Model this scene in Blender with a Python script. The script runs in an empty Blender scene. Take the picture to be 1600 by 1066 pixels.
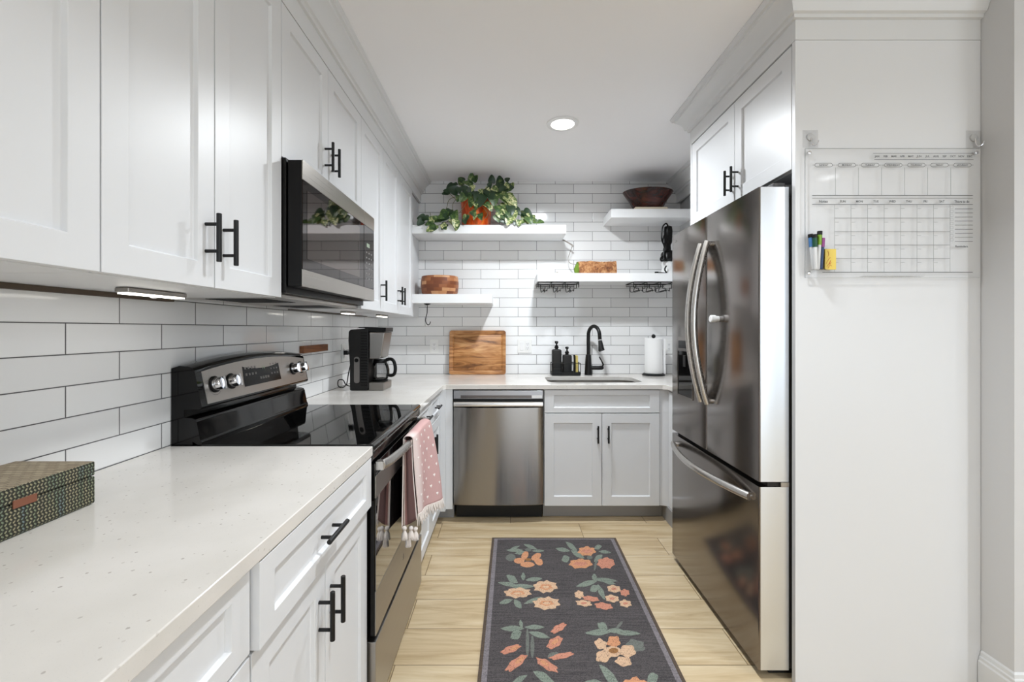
import bpy, bmesh, math, random
from mathutils import Vector, Matrix
PI = math.pi
SC = bpy.context.scene
COL = SC.collection
R = random.Random(7)

# ------------------------------------------------------------ camera, world, light, exposure
CAMZ = 1.285
FPX = 694.0
cam_d = bpy.data.cameras.new('camera')
cam_d.sensor_width = 36.0
cam_d.lens = FPX * 36.0 / 1600.0
cam_d.shift_x = 7.0 / 1600.0
cam_d.shift_y = -18.5 / 1600.0
cam_d.clip_start = 0.02
cam = bpy.data.objects.new('camera', cam_d)
COL.objects.link(cam)
cam.location = (0, 0, CAMZ)
cam.rotation_euler = (PI / 2, 0, 0)
SC.camera = cam

SC.view_settings.view_transform = 'Standard'
SC.view_settings.look = 'None'
SC.view_settings.gamma = 1.0
SC.view_settings.use_curve_mapping = False
SC.view_settings.exposure = 0.40
SC.cycles.use_denoising = True
SC.cycles.max_bounces = 12
SC.cycles.diffuse_bounces = 6
SC.cycles.caustics_reflective = False
SC.cycles.caustics_refractive = False
SC.cycles.sample_clamp_indirect = 6.0

world = bpy.data.worlds.new('daylight')
SC.world = world
world.use_nodes = True
bg = world.node_tree.nodes['Background']
bg.inputs[0].default_value = (0.80, 0.90, 1.0, 1)
bg.inputs[1].default_value = 3.0

def area(name, loc, rot, size, power, color=(1, 1, 1), size_y=None, shape='DISK', spread=PI, portal=False):
    l = bpy.data.lights.new(name, 'AREA')
    l.shape = shape
    l.size = size
    if size_y: l.size_y = size_y
    l.energy = power
    l.color = color
    l.spread = spread
    if portal: l.cycles.is_portal = True
    o = bpy.data.objects.new(name, l)
    COL.objects.link(o)
    o.location = loc
    o.rotation_euler = rot
    return o

CEIL = 2.51
LIGHTS = [(0.328, 2.644, 22), (0.328, 1.2, 11), (2.55, -0.35, 24), (0.9, -3.0, 22)]  # oven-end and furthest rear lamps are unseen, added as fill
for lx, ly, lp in LIGHTS:
    area('downlight_lamp', (lx, ly, CEIL - 0.022), (0, 0, 0), 0.13, lp, (0.91, 0.96, 1.0), spread=math.radians({2.644: 160, 1.2: 122}.get(ly, 165)))
# window openings of the room behind the camera (portals only guide the sampling of the daylight)
area('window_portal', (1.6, -4.98, 1.25), (PI / 2, 0, 0), 3.2, 1, shape='RECTANGLE', size_y=2.1, portal=True)
area('window_portal', (3.98, -2.2, 1.35), (0, PI / 2, 0), 1.9, 1, shape='RECTANGLE', size_y=2.4, portal=True)

# ------------------------------------------------------------ materials
def lin(v):
    v = v / 255.0
    return v / 12.92 if v <= 0.04045 else ((v + 0.055) / 1.055) ** 2.4
def rgb(r, g, b): return (lin(r), lin(g), lin(b), 1)

def new_mat(name, col=(200, 200, 200), rough=0.5, metal=0.0, **kw):
    m = bpy.data.materials.new(name)
    m.use_nodes = True
    p = m.node_tree.nodes['Principled BSDF']
    p.inputs['Base Color'].default_value = rgb(*col)
    p.inputs['Roughness'].default_value = rough
    p.inputs['Metallic'].default_value = metal
    for k, v in kw.items():
        p.inputs[k.replace('_', ' ')].default_value = v
    return m

class NT:
    """small node helper"""
    def __init__(s, m):
        s.t = m.node_tree; s.n = s.t.nodes; s.p = s.n.get('Principled BSDF')
        s.tc = s.n.new('ShaderNodeTexCoord')
    def add(s, kind, **kw):
        n = s.n.new('ShaderNode' + kind)
        for k, v in kw.items(): setattr(n, k, v)
        return n
    def link(s, a, b): s.t.links.new(a, b)
    def val(s, sock, v):
        if hasattr(v, 'is_output') or isinstance(v, bpy.types.NodeSocket): s.link(v, sock)
        else: sock.default_value = v
    def math(s, op, a, b=0.0):
        n = s.add('Math', operation=op); s.val(n.inputs[0], a); s.val(n.inputs[1], b); return n.outputs[0]
    def xyz(s, coord='Object'):
        n = s.add('SeparateXYZ'); s.link(s.tc.outputs[coord], n.inputs[0]); return n.outputs
    def comb(s, x, y, z=0.0):
        n = s.add('CombineXYZ'); s.val(n.inputs[0], x); s.val(n.inputs[1], y); s.val(n.inputs[2], z); return n.outputs[0]
    def noise(s, vec, scale, detail=3.0, rough=0.5, dist=0.0):
        n = s.add('TexNoise'); s.link(vec, n.inputs['Vector'])
        n.inputs['Scale'].default_value = scale; n.inputs['Detail'].default_value = detail
        n.inputs['Roughness'].default_value = rough; n.inputs['Distortion'].default_value = dist
        return n.outputs[0]
    def scale(s, v3, coord='Object'):
        n = s.add('Mapping'); s.link(s.tc.outputs[coord], n.inputs[0]); n.inputs['Scale'].default_value = v3; return n.outputs[0]
    def ramp(s, fac, stops, interp='LINEAR'):
        n = s.add('ValToRGB'); s.link(fac, n.inputs[0]); cr = n.color_ramp; cr.interpolation = interp
        while len(cr.elements) < len(stops): cr.elements.new(0.5)
        for e, (p, c) in zip(cr.elements, stops): e.position = p; e.color = c
        return n.outputs[0]
    def mix(s, fac, a, b, mode='MIX'):
        n = s.add('Mix', data_type='RGBA', blend_type=mode); s.val(n.inputs[0], fac); s.val(n.inputs[6], a); s.val(n.inputs[7], b); return n.outputs[2]
    def bump(s, h, strength=0.2, dist=0.002, invert=False):
        n = s.add('Bump', invert=invert); s.link(h, n.inputs['Height']); n.inputs['Strength'].default_value = strength
        n.inputs['Distance'].default_value = dist; s.link(n.outputs[0], s.p.inputs['Normal']); return n
    def color(s, c): s.link(c, s.p.inputs['Base Color'])

M = {}
M['white'] = new_mat('white_cabinet_paint', (217, 218, 220), 0.36)
t = NT(M['white']); t.bump(t.noise(t.scale((60, 60, 60)), 1.0, 2), 0.04, 0.001)
M['shelf'] = new_mat('white_shelf_paint', (236, 237, 238), 0.4)
M['ceiling'] = new_mat('ceiling_paint', (247, 247, 249), 0.8)
M['wall'] = new_mat('wall_paint', (205, 205, 206), 0.6)
t = NT(M['wall']); t.bump(t.noise(t.scale((40, 40, 40)), 1.0, 3), 0.05, 0.001)
M['trim'] = new_mat('trim_paint', (216, 217, 218), 0.35)
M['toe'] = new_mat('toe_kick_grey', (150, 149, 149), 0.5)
M['rearfloor'] = new_mat('rear_wall_paint', (190, 190, 190), 0.7)
M['black'] = new_mat('matte_black_metal', (15, 15, 16), 0.4, 0.0, Specular_IOR_Level=0.35)
M['blackplastic'] = new_mat('black_plastic', (14, 13, 13), 0.3, 0.0, Specular_IOR_Level=0.2)
M['softblack'] = new_mat('soft_black', (18, 17, 16), 0.45, 0.0, Specular_IOR_Level=0.35)
M['gloss_black'] = new_mat('glossy_black_enamel', (7, 6, 6), 0.05, 0.0, Specular_IOR_Level=0.3)
M['glass_black'] = new_mat('black_glass', (6, 6, 6), 0.03, 0.0, Specular_IOR_Level=0.75)
M['mw_glass'] = new_mat('smoked_mirror_glass', (92, 82, 78), 0.03, 1.0)
M['mw_glass2'] = new_mat('smoked_dark_glass', (50, 42, 40), 0.03, 1.0)
M['oven_glass'] = new_mat('oven_window_glass', (12, 11, 11), 0.03, 0.0, Coat_Weight=1.0, Coat_Roughness=0.02, Coat_IOR=1.7)
M['lcd'] = new_mat('display_glass', (8, 8, 8), 0.12, 0.0, Specular_IOR_Level=0.15)
M['segment'] = new_mat('display_segments', (138, 150, 132), 0.5, 0.0, Emission_Color=rgb(160, 210, 160), Emission_Strength=0.05)
M['print_grey'] = new_mat('grey_print', (120, 118, 116), 0.5)
M['chrome'] = new_mat('chrome', (225, 225, 228), 0.12, 1.0)
M['wood_plank'] = new_mat('plain_wood', (150, 96, 52), 0.5)
M['cream'] = new_mat('cream_board', (214, 203, 180), 0.6)
M['soil'] = new_mat('soil', (52, 38, 28), 0.9)
M['paper'] = new_mat('paper_towel', (238, 238, 238), 0.9)
M['outlet'] = new_mat('outlet_plastic', (232, 232, 230), 0.3)
M['outlet_slot'] = new_mat('outlet_slot', (20, 20, 20), 0.5)
M['gloss_white'] = new_mat('white_plastic', (232, 232, 232), 0.3)
M['cord'] = new_mat('clear_grey_cord', (150, 142, 134), 0.4)
M['ink'] = new_mat('calendar_ink', (70, 72, 74), 0.5)
M['ink_light'] = new_mat('calendar_line_ink', (140, 143, 144), 0.5)
M['fringe'] = new_mat('white_cotton_fringe', (226, 218, 212), 0.95)

def metal_brushed(name, col, rough, axis='z', amt=0.12, scale=900):
    m = new_mat(name, col, rough, 1.0)
    t = NT(m)
    sc = {'x': (2, scale, scale), 'y': (scale, 2, scale), 'z': (scale, scale, 2)}[axis]
    nz = t.noise(t.scale(sc), 1.0, 2)
    t.link(t.math('ADD', t.math('MULTIPLY', nz, amt), rough - amt / 2), t.p.inputs['Roughness'])
    return m
M['steel'] = metal_brushed('brushed_steel', (172, 167, 161), 0.3, 'y')
M['steel_h'] = metal_brushed('brushed_steel_handles', (205, 202, 198), 0.26, 'z')
M['steel_dw'] = metal_brushed('brushed_steel_dishwasher', (150, 147, 144), 0.22, 'z')
for k_ in ('steel_dw',):
    n_ = NT(M[k_]); n_.p.inputs['Anisotropic'].default_value = 0.9; n_.link(n_.comb(0.0, 0.0, 1.0), n_.p.inputs['Tangent'])
M['steel_side_glare'] = metal_brushed('steel_painted_reflection', (222, 226, 231), 0.33, 'z')  # fridge door sides: window glare painted in as a paler steel
M['steel_dark'] = metal_brushed('dark_steel', (132, 126, 122), 0.17, 'z', 0.03)
M['range_steel'] = metal_brushed('range_steel', (172, 168, 163), 0.34, 'y')
M['fridge_side'] = new_mat('fridge_cabinet_grey', (70, 69, 69), 0.45)

def clear(name, tint=(245, 248, 248), gloss=0.06, fac=0.12):
    m = bpy.data.materials.new(name); m.use_nodes = True
    nt = m.node_tree; nt.nodes.clear()
    o = nt.nodes.new('ShaderNodeOutputMaterial'); mx = nt.nodes.new('ShaderNodeMixShader')
    tr = nt.nodes.new('ShaderNodeBsdfTransparent'); tr.inputs[0].default_value = rgb(*tint)
    gl = nt.nodes.new('ShaderNodeBsdfGlossy'); gl.inputs['Roughness'].default_value = gloss
    fr = nt.nodes.new('ShaderNodeLayerWeight'); fr.inputs[0].default_value = fac
    nt.links.new(fr.outputs['Fresnel'], mx.inputs[0]); nt.links.new(tr.outputs[0], mx.inputs[1])
    nt.links.new(gl.outputs[0], mx.inputs[2]); nt.links.new(mx.outputs[0], o.inputs[0])
    return m
M['acrylic'] = clear('clear_acrylic', (254, 254, 254), 0.04, 0.03)
M['carafe'] = clear('carafe_glass', (215, 215, 215), 0.03, 0.3)
M['film'] = clear('clear_adhesive_film', (249, 249, 249), 0.1, 0.02)

def emit(name, col, s):
    m = bpy.data.materials.new(name); m.use_nodes = True
    p = m.node_tree.nodes['Principled BSDF']
    p.inputs['Base Color'].default_value = rgb(*col)
    p.inputs['Emission Color'].default_value = rgb(*col); p.inputs['Emission Strength'].default_value = s
    return m
M['lamp'] = emit('lamp_diffuser', (255, 252, 246), 6.0)
M['led'] = emit('led_diffuser', (255, 250, 240), 5.0)

# tile: mapping gives (u, v) in metres on the wall
def tile_mat(name, axis, u0, v0, w, h):
    m = new_mat(name, (222, 222, 222), 0.12)
    t = NT(m); x = t.xyz()
    v = t.comb(t.math('SUBTRACT', x[axis], u0), t.math('SUBTRACT', x[2], v0))
    b = t.add('TexBrick'); t.link(v, b.inputs['Vector'])
    b.offset = 0.5; b.offset_frequency = 2
    b.inputs['Color1'].default_value = rgb(224, 224, 224); b.inputs['Color2'].default_value = rgb(233, 233, 233)
    b.inputs['Mortar'].default_value = rgb(82, 81, 82)
    b.inputs['Scale'].default_value = 1.0; b.inputs['Mortar Size'].default_value = 0.0015
    b.inputs['Mortar Smooth'].default_value = 0.15; b.inputs['Bias'].default_value = 0.0
    b.inputs['Brick Width'].default_value = w; b.inputs['Row Height'].default_value = h
    t.color(b.outputs['Color'])
    b2 = t.add('TexBrick'); t.link(v, b2.inputs['Vector']); b2.offset = 0.5
    for k, c in (('Color1', (1, 1, 1, 1)), ('Color2', (1, 1, 1, 1)), ('Mortar', (0, 0, 0, 1))): b2.inputs[k].default_value = c
    b2.inputs['Scale'].default_value = 1.0; b2.inputs['Mortar Size'].default_value = 0.004; b2.inputs['Mortar Smooth'].default_value = 0.8
    b2.inputs['Brick Width'].default_value = w; b2.inputs['Row Height'].default_value = h
    h1 = t.noise(t.scale((9, 9, 14)), 1.0, 1)
    hh = t.math('ADD', t.math('MULTIPLY', h1, 0.9), b2.outputs['Color'])
    t.bump(hh, 0.5, 0.0016)
    t.link(t.math('ADD', t.math('MULTIPLY', b.outputs['Fac'], 0.6), 0.1), t.p.inputs['Roughness'])
    return m
M['tile_left'] = tile_mat('white_subway_tile_side', 1, 1.2295, 0.915, 0.3, 0.077)
M['tile_back'] = tile_mat('white_subway_tile_back', 0, -0.683, 0.915, 0.308, 0.0786)

# floor planks
m = M['floor'] = new_mat('wood_look_floor', (190, 170, 135), 0.32)
t = NT(m); x = t.xyz()
v = t.comb(t.math('SUBTRACT', x[0], 0.47), t.math('SUBTRACT', x[1], 2.525))
b = t.add('TexBrick'); t.link(v, b.inputs['Vector']); b.offset = 0.5
b.inputs['Color1'].default_value = (0, 0, 0, 1); b.inputs['Color2'].default_value = (1, 1, 1, 1); b.inputs['Mortar'].default_value = (0.5, 0.5, 0.5, 1)
b.inputs['Scale'].default_value = 1.0; b.inputs['Mortar Size'].default_value = 0.0018; b.inputs['Mortar Smooth'].default_value = 0.2
b.inputs['Brick Width'].default_value = 0.9; b.inputs['Row Height'].default_value = 0.2068
vv = t.comb(t.math('ADD', t.math('MULTIPLY', x[0], 1.1), t.math('MULTIPLY', b.outputs['Color'], 7.0)), t.math('MULTIPLY', x[1], 11.0), t.math('MULTIPLY', b.outputs['Color'], 3.0))
g1 = t.noise(vv, 1.6, 5, 0.6, 0.8)
vv2 = t.comb(t.math('MULTIPLY', x[0], 5.0), t.math('MULTIPLY', x[1], 90.0), b.outputs['Color'])
g2 = t.noise(vv2, 1.0, 3, 0.6, 0.2)
c1 = t.ramp(g1, [(0.3, rgb(166, 142, 106)), (0.5, rgb(198, 177, 143)), (0.68, rgb(214, 197, 166))])
c2 = t.mix(t.math('MULTIPLY', g2, 0.25), c1, rgb(160, 138, 104))
tone = t.ramp(b.outputs['Color'], [(0, (0.93, 0.93, 0.92, 1)), (1, (1.0, 1.0, 1.0, 1))])
c3 = t.mix(1.0, c2, tone, 'MULTIPLY')
t.color(t.mix(b.outputs['Fac'], c3, rgb(112, 92, 66)))
t.bump(b.outputs['Fac'], 0.3, 0.0012, True)

# quartz
m = M['quartz'] = new_mat('white_quartz', (212, 208, 203), 0.13)
t = NT(m)
vo = t.add('TexVoronoi'); t.link(t.tc.outputs['Object'], vo.inputs['Vector']); vo.inputs['Scale'].default_value = 55
vo.inputs['Randomness'].default_value = 1.0
vn = t.noise(t.tc.outputs['Object'], 160, 3)
sp = t.math('LESS_THAN', t.math('ADD', vo.outputs['Distance'], t.math('MULTIPLY', vn, 0.22)), 0.225)
vo3 = t.add('TexVoronoi'); t.link(t.tc.outputs['Object'], vo3.inputs['Vector']); vo3.inputs['Scale'].default_value = 260
sp2 = t.math('LESS_THAN', vo3.outputs['Distance'], 0.16)
base = t.ramp(t.noise(t.tc.outputs['Object'], 5, 4), [(0.35, rgb(210, 206, 200)), (0.65, rgb(219, 215, 210))])
pick = t.ramp(vo.outputs['Color'], [(0.3, rgb(176, 170, 163)), (0.7, rgb(199, 194, 188))])
t.color(t.mix(t.math('MULTIPLY', sp2, 0.25), t.mix(sp, base, pick), rgb(185, 182, 178)))

def wood(name, dark, mid, light, axis=0, scale=1.0, rough=0.45, knots=True):
    m = new_mat(name, mid, rough)
    t = NT(m)
    s = [22 * scale, 22 * scale, 22 * scale]; s[axis] = 3.0 * scale
    g = t.noise(t.scale(s), 1.0, 5, 0.62, 1.2)
    s2 = [120 * scale] * 3; s2[axis] = 6 * scale
    f = t.noise(t.scale(s2), 1.0, 2, 0.5)
    c = t.ramp(g, [(0.3, rgb(*dark)), (0.48, rgb(*mid)), (0.66, rgb(*light))])
    t.color(t.mix(t.math('MULTIPLY', f, 0.35), c, rgb(*dark)))
    return m
M['acacia'] = wood('acacia_board_wood', (78, 42, 18), (182, 124, 70), (224, 174, 118), 0, 0.8)
M['dark_bowl'] = wood('dark_stained_bowl_wood', (24, 10, 7), (56, 24, 17), (92, 38, 28), 0, 1.0, 0.2)
M['block_wood'] = wood('walnut_block_wood', (70, 40, 20), (126, 76, 42), (150, 96, 56), 1, 1.2)
M['log'] = wood('split_log_bark', (72, 36, 20), (160, 106, 64), (204, 158, 110), 1, 1.3, 0.85)
M['moss'] = new_mat('green_felt', (96, 122, 36), 0.95)

m = M['segbowl'] = new_mat('segmented_wood', (150, 92, 50), 0.4)
t = NT(m); x = t.xyz()
ang = t.math('ARCTAN2', x[1], x[0])
v = t.comb(t.math('MULTIPLY', ang, 0.14), x[2])
b = t.add('TexBrick'); t.link(v, b.inputs['Vector']); b.offset = 0.37
b.inputs['Color1'].default_value = (0, 0, 0, 1); b.inputs['Color2'].default_value = (1, 1, 1, 1); b.inputs['Mortar'].default_value = (0.2, 0.2, 0.2, 1)
b.inputs['Scale'].default_value = 1.0; b.inputs['Mortar Size'].default_value = 0.0006
b.inputs['Brick Width'].default_value = 0.062; b.inputs['Row Height'].default_value = 0.0265
gr = t.noise(t.scale((10, 10, 60)), 1.0, 3)
cc = t.ramp(b.outputs['Color'], [(0.1, rgb(118, 62, 32)), (0.45, rgb(150, 88, 48)), (0.75, rgb(182, 118, 72)), (0.95, rgb(212, 160, 114))])
t.color(t.mix(t.math('MULTIPLY', gr, 0.4), cc, rgb(92, 50, 26)))

m = M['pot'] = new_mat('orange_glazed_pot', (205, 84, 30), 0.16)
t = NT(m)
g = t.noise(t.scale((14, 14, 5)), 1.0, 4, 0.6, 1.5)
t.color(t.ramp(g, [(0.3, rgb(168, 48, 16)), (0.5, rgb(212, 84, 26)), (0.68, rgb(228, 122, 48))]))
m = M['leaf'] = new_mat('pothos_leaf', (70, 110, 40), 0.38)
t = NT(m)
g = t.noise(t.scale((30, 30, 30)), 1.0, 3, 0.6, 1.0)
t.color(t.ramp(g, [(0.36, rgb(30, 54, 26)), (0.5, rgb(58, 88, 40)), (0.62, rgb(104, 124, 66)), (0.72, rgb(196, 192, 146))]))
M['leaf_dark'] = new_mat('pothos_leaf_dark', (34, 58, 32), 0.35)
m = M['leaf_pale'] = new_mat('pothos_leaf_variegated', (150, 160, 100), 0.4)
t = NT(m)
g = t.noise(t.scale((55, 55, 55)), 1.0, 3, 0.6, 1.0)
t.color(t.ramp(g, [(0.42, rgb(66, 92, 42)), (0.5, rgb(128, 146, 80)), (0.56, rgb(208, 206, 158))]))
M['vine'] = new_mat('pothos_vine', (96, 96, 58), 0.6)

# woven box
m = M['weave'] = new_mat('woven_seagrass_fabric', (110, 112, 90), 0.85)
t = NT(m); x = t.xyz()
u = t.math('ADD', x[1], x[0])
tri = t.math('ABSOLUTE', t.math('SUBTRACT', t.math('FRACT', t.math('MULTIPLY', x[2], 80)), 0.5))
s1 = t.math('SINE', t.math('MULTIPLY', t.math('ADD', t.math('MULTIPLY', u, 150), t.math('MULTIPLY', tri, 1.0)), 2 * PI))
s2 = t.math('SINE', t.math('MULTIPLY', x[2], 2 * PI * 160))
hh = t.math('ADD', s1, t.math('MULTIPLY', s2, 0.7))
colr = t.ramp(t.noise(t.comb(t.math('MULTIPLY', u, 60), t.math('MULTIPLY', x[2], 6)), 1.0, 2), [(0.3, rgb(104, 118, 128)), (0.42, rgb(112, 124, 98)), (0.55, rgb(150, 142, 112)), (0.7, rgb(132, 124, 102))])
t.color(t.mix(t.ramp(hh, [(0.35, (0, 0, 0, 1)), (0.6, (1, 1, 1, 1))]), rgb(44, 44, 34), colr))
t.bump(hh, 0.5, 0.001)
m = M['weave_top'] = new_mat('woven_seagrass_top', (150, 138, 118), 0.9)
t = NT(m); x = t.xyz()
b = t.add('TexBrick'); t.link(t.comb(x[0], x[1]), b.inputs['Vector'])
b.inputs['Color1'].default_value = rgb(170, 158, 134); b.inputs['Color2'].default_value = rgb(142, 128, 108); b.inputs['Mortar'].default_value = rgb(96, 84, 66)
b.inputs['Scale'].default_value = 1.0; b.inputs['Mortar Size'].default_value = 0.0012; b.inputs['Brick Width'].default_value = 0.02; b.inputs['Row Height'].default_value = 0.011
b.inputs['Mortar Smooth'].default_value = 0.6
t.color(t.mix(t.math('MULTIPLY', t.noise(t.scale((300, 300, 300)), 1.0, 2), 0.5), b.outputs['Color'], rgb(110, 98, 80)))
M['leather'] = new_mat('brown_leather', (122, 74, 52), 0.6)

# rug yarn
def yarn(name, a, b_, sc=260):
    m = new_mat(name, a, 0.95)
    t = NT(m)
    g = t.noise(t.scale((sc, sc * 1.6, sc)), 1.0, 3, 0.7)
    g2 = t.noise(t.scale((6, 150, 6)), 1.0, 3, 0.7)
    c = t.ramp(t.math('ADD', t.math('MULTIPLY', g, 0.65), t.math('MULTIPLY', g2, 0.35)), [(0.38, rgb(*a)), (0.62, rgb(*b_))])
    fl = t.noise(t.scale((170, 120, 170)), 1.0, 2, 0.6)
    fk = t.ramp(fl, [(0.56, (0, 0, 0, 1)), (0.66, (1, 1, 1, 1))])
    t.color(t.mix(t.math('MULTIPLY', fk, 0.55), c, rgb(50, 46, 46))); t.bump(g, 0.5, 0.002)
    return m
M['rug'] = yarn('rug_charcoal_yarn', (36, 34, 36), (92, 86, 86))
M['rug_edge'] = yarn('rug_binding_brown', (66, 54, 44), (92, 78, 66))
M['rug_border'] = yarn('rug_border_grey', (92, 87, 90), (138, 131, 134))
M['rug_green'] = yarn('rug_sage_yarn', (92, 102, 92), (136, 145, 132))
M['rug_greengrey'] = yarn('rug_grey_green_yarn', (84, 88, 82), (116, 118, 112))
M['rug_orange'] = yarn('rug_orange_yarn', (176, 118, 84), (206, 152, 114))
M['rug_coral'] = yarn('rug_coral_yarn', (168, 106, 86), (200, 142, 118))
M['rug_peach'] = yarn('rug_peach_yarn', (182, 146, 116), (210, 178, 148))
M['rug_center'] = yarn('rug_flower_centre', (110, 76, 44), (160, 112, 66))

# towel
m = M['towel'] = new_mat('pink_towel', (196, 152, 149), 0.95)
t = NT(m); x = t.xyz('UV'); t.color(t.ramp(x[0], [(0.10, rgb(216, 198, 194)), (0.30, rgb(194, 156, 153))])); t.bump(t.noise(t.scale((300, 300, 300)), 1.0, 2), 0.4, 0.001)  # paler near edge: light on the fold painted into the pink
M['towel_white'] = new_mat('towel_white_motif', (236, 226, 222), 0.95)
m = M['towel_stripe'] = new_mat('striped_towel_back', (110, 84, 80), 0.95)
t = NT(m); x = t.xyz('UV')
st = t.ramp(x[0], [(0.0, rgb(226, 214, 208)), (0.10, rgb(226, 214, 208)), (0.12, rgb(150, 110, 106)), (0.3, rgb(96, 70, 68)), (0.9, rgb(110, 80, 78)), (0.93, rgb(226, 214, 208))], 'CONSTANT')
t.color(st)

# ------------------------------------------------------------ mesh builder
def origin_of(o):
    v = Vector((0, 0, 0))
    while o: v = v + o.location; o = o.parent
    return v

class MB:
    def __init__(s): s.v = []; s.f = []; s.m = []; s.uv = {}
    def add(s, vs, fs, mi=0, tf=None):
        k = len(s.v)
        s.v += [tuple(tf(*p)) if tf else tuple(p) for p in vs]
        for f in fs: s.f.append(tuple(i + k for i in f)); s.m.append(mi)
        return s
    def box(s, x0, x1, y0, y1, z0, z1, mi=0, tf=None):
        vs = [(x, y, z) for z in (z0, z1) for y in (y0, y1) for x in (x0, x1)]
        return s.add(vs, [(0, 2, 3, 1), (4, 5, 7, 6), (0, 1, 5, 4), (2, 6, 7, 3), (0, 4, 6, 2), (1, 3, 7, 5)], mi, tf)
    def poly_ext(s, pts, d0, d1, tf, mi=0):
        """pts (a,b) extruded along c, mapped by tf(a,b,c)"""
        n = len(pts)
        vs = [(a, b, d0) for a, b in pts] + [(a, b, d1) for a, b in pts]
        fs = [tuple(range(n))[::-1], tuple(range(n, 2 * n))] + [(i, (i + 1) % n, n + (i + 1) % n, n + i) for i in range(n)]
        return s.add(vs, fs, mi, tf)
    def lathe(s, prof, c=(0, 0, 0), seg=32, mi=0, tf=None, sx=1.0, sy=1.0):
        vs = []; fs = []
        for r, z in prof:
            for k in range(seg):
                a = 2 * PI * k / seg
                vs.append((c[0] + r * math.cos(a) * sx, c[1] + r * math.sin(a) * sy, c[2] + z))
        n = len(prof)
        for i in range(n - 1):
            for k in range(seg):
                k2 = (k + 1) % seg
                fs.append((i * seg + k, i * seg + k2, (i + 1) * seg + k2, (i + 1) * seg + k))
        if prof[0][0] > 1e-6: fs.append(tuple(range(seg))[::-1])
        if prof[-1][0] > 1e-6: fs.append(tuple((n - 1) * seg + k for k in range(seg)))
        return s.add(vs, fs, mi, tf)
    def cyl(s, a, b, r, seg=20, mi=0, r2=None):
        return s.tube([a, b], [r, r if r2 is None else r2], seg, mi)
    def tube(s, pts, r, seg=12, mi=0, closed=False, flat=None):
        P = [Vector(p) for p in pts]; n = len(P)
        rr = r if isinstance(r, (list, tuple)) else [r] * n
        vs = []; prev = None
        for i, p in enumerate(P):
            if closed: d = P[(i + 1) % n] - P[i - 1]
            else: d = P[min(i + 1, n - 1)] - P[max(i - 1, 0)]
            d.normalize()
            if prev is None:
                up = Vector((0, 0, 1)) if abs(d.z) < 0.9 else Vector((1, 0, 0))
                a = d.cross(up).normalized()
            else:
                a = (prev - d * prev.dot(d)).normalized()
            prev = a; b = d.cross(a)
            for k in range(seg):
                t_ = 2 * PI * k / seg
                fx, fy = (flat if flat else (1, 1))
                vs.append(p + a * (math.cos(t_) * rr[i] * fx) + b * (math.sin(t_) * rr[i] * fy))
        fs = []
        for i in range(n if closed else n - 1):
            j = (i + 1) % n
            for k in range(seg):
                k2 = (k + 1) % seg
                fs.append((i * seg + k, i * seg + k2, j * seg + k2, j * seg + k))
        if not closed: fs += [tuple(range(seg))[::-1], tuple((n - 1) * seg + k for k in range(seg))]
        return s.add(vs, fs, mi)
    def sphere(s, c, r, seg=20, mi=0, sz=1.0):
        pr = [(r * math.sin(PI * i / 12), -r * sz * math.cos(PI * i / 12)) for i in range(13)]
        pr[0] = (1e-7, pr[0][1]); pr[-1] = (1e-7, pr[-1][1])
        return s.lathe(pr, c, seg, mi)
    def build(s, name, mats, parent=None, bevel=0.0, segs=2, origin=None, smooth=35, recalc=True):
        if not isinstance(mats, (list, tuple)): mats = [mats]
        off = origin_of(parent) if parent else Vector(origin or (0, 0, 0))
        me = bpy.data.meshes.new(name)
        me.from_pydata([tuple(Vector(p) - off) for p in s.v], [], s.f)
        for m_ in mats: me.materials.append(M[m_] if isinstance(m_, str) else m_)
        me.polygons.foreach_set('material_index', s.m)
        if s.uv:
            uvl = me.uv_layers.new(name='UVMap')
            for lp in me.loops: uvl.data[lp.index].uv = s.uv.get(lp.vertex_index, (0, 0))
        if recalc:
            bm = bmesh.new(); bm.from_mesh(me); bmesh.ops.recalc_face_normals(bm, faces=bm.faces); bm.to_mesh(me); bm.free()
        me.polygons.foreach_set('use_smooth', [True] * len(me.polygons))
        me.set_sharp_from_angle(angle=math.radians(smooth))
        me.update()
        o = bpy.data.objects.new(name, me)
        COL.objects.link(o)
        if parent: o.parent = parent
        else: o.location = off
        if bevel:
            b = o.modifiers.new('bevel', 'BEVEL'); b.width = bevel; b.segments = segs; b.limit_method = 'ANGLE'
            b.angle_limit = math.radians(40); b.harden_normals = True
        return o

def tag(o, label, cat, group=None):
    o['label'] = label; o['category'] = cat
    if group: o['group'] = group
    return o
def thing(name, label, cat, loc=(0, 0, 0), group=None):
    o = bpy.data.objects.new(name, None); COL.objects.link(o); o.location = loc
    o.empty_display_size = 0.05
    return tag(o, label, cat, group)
def struct(o): o['kind'] = 'structure'; return o
def dup(root, loc, label=None, rotz=None):
    r = root.copy(); COL.objects.link(r); r.location = loc
    if label: r['label'] = label
    if rotz is not None: r.rotation_euler = (0, 0, rotz)
    for ch in list(root.children):
        c = ch.copy(); COL.objects.link(c); c.parent = r
        for g in ch.children:
            d = g.copy(); COL.objects.link(d); d.parent = c
    return r

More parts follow.
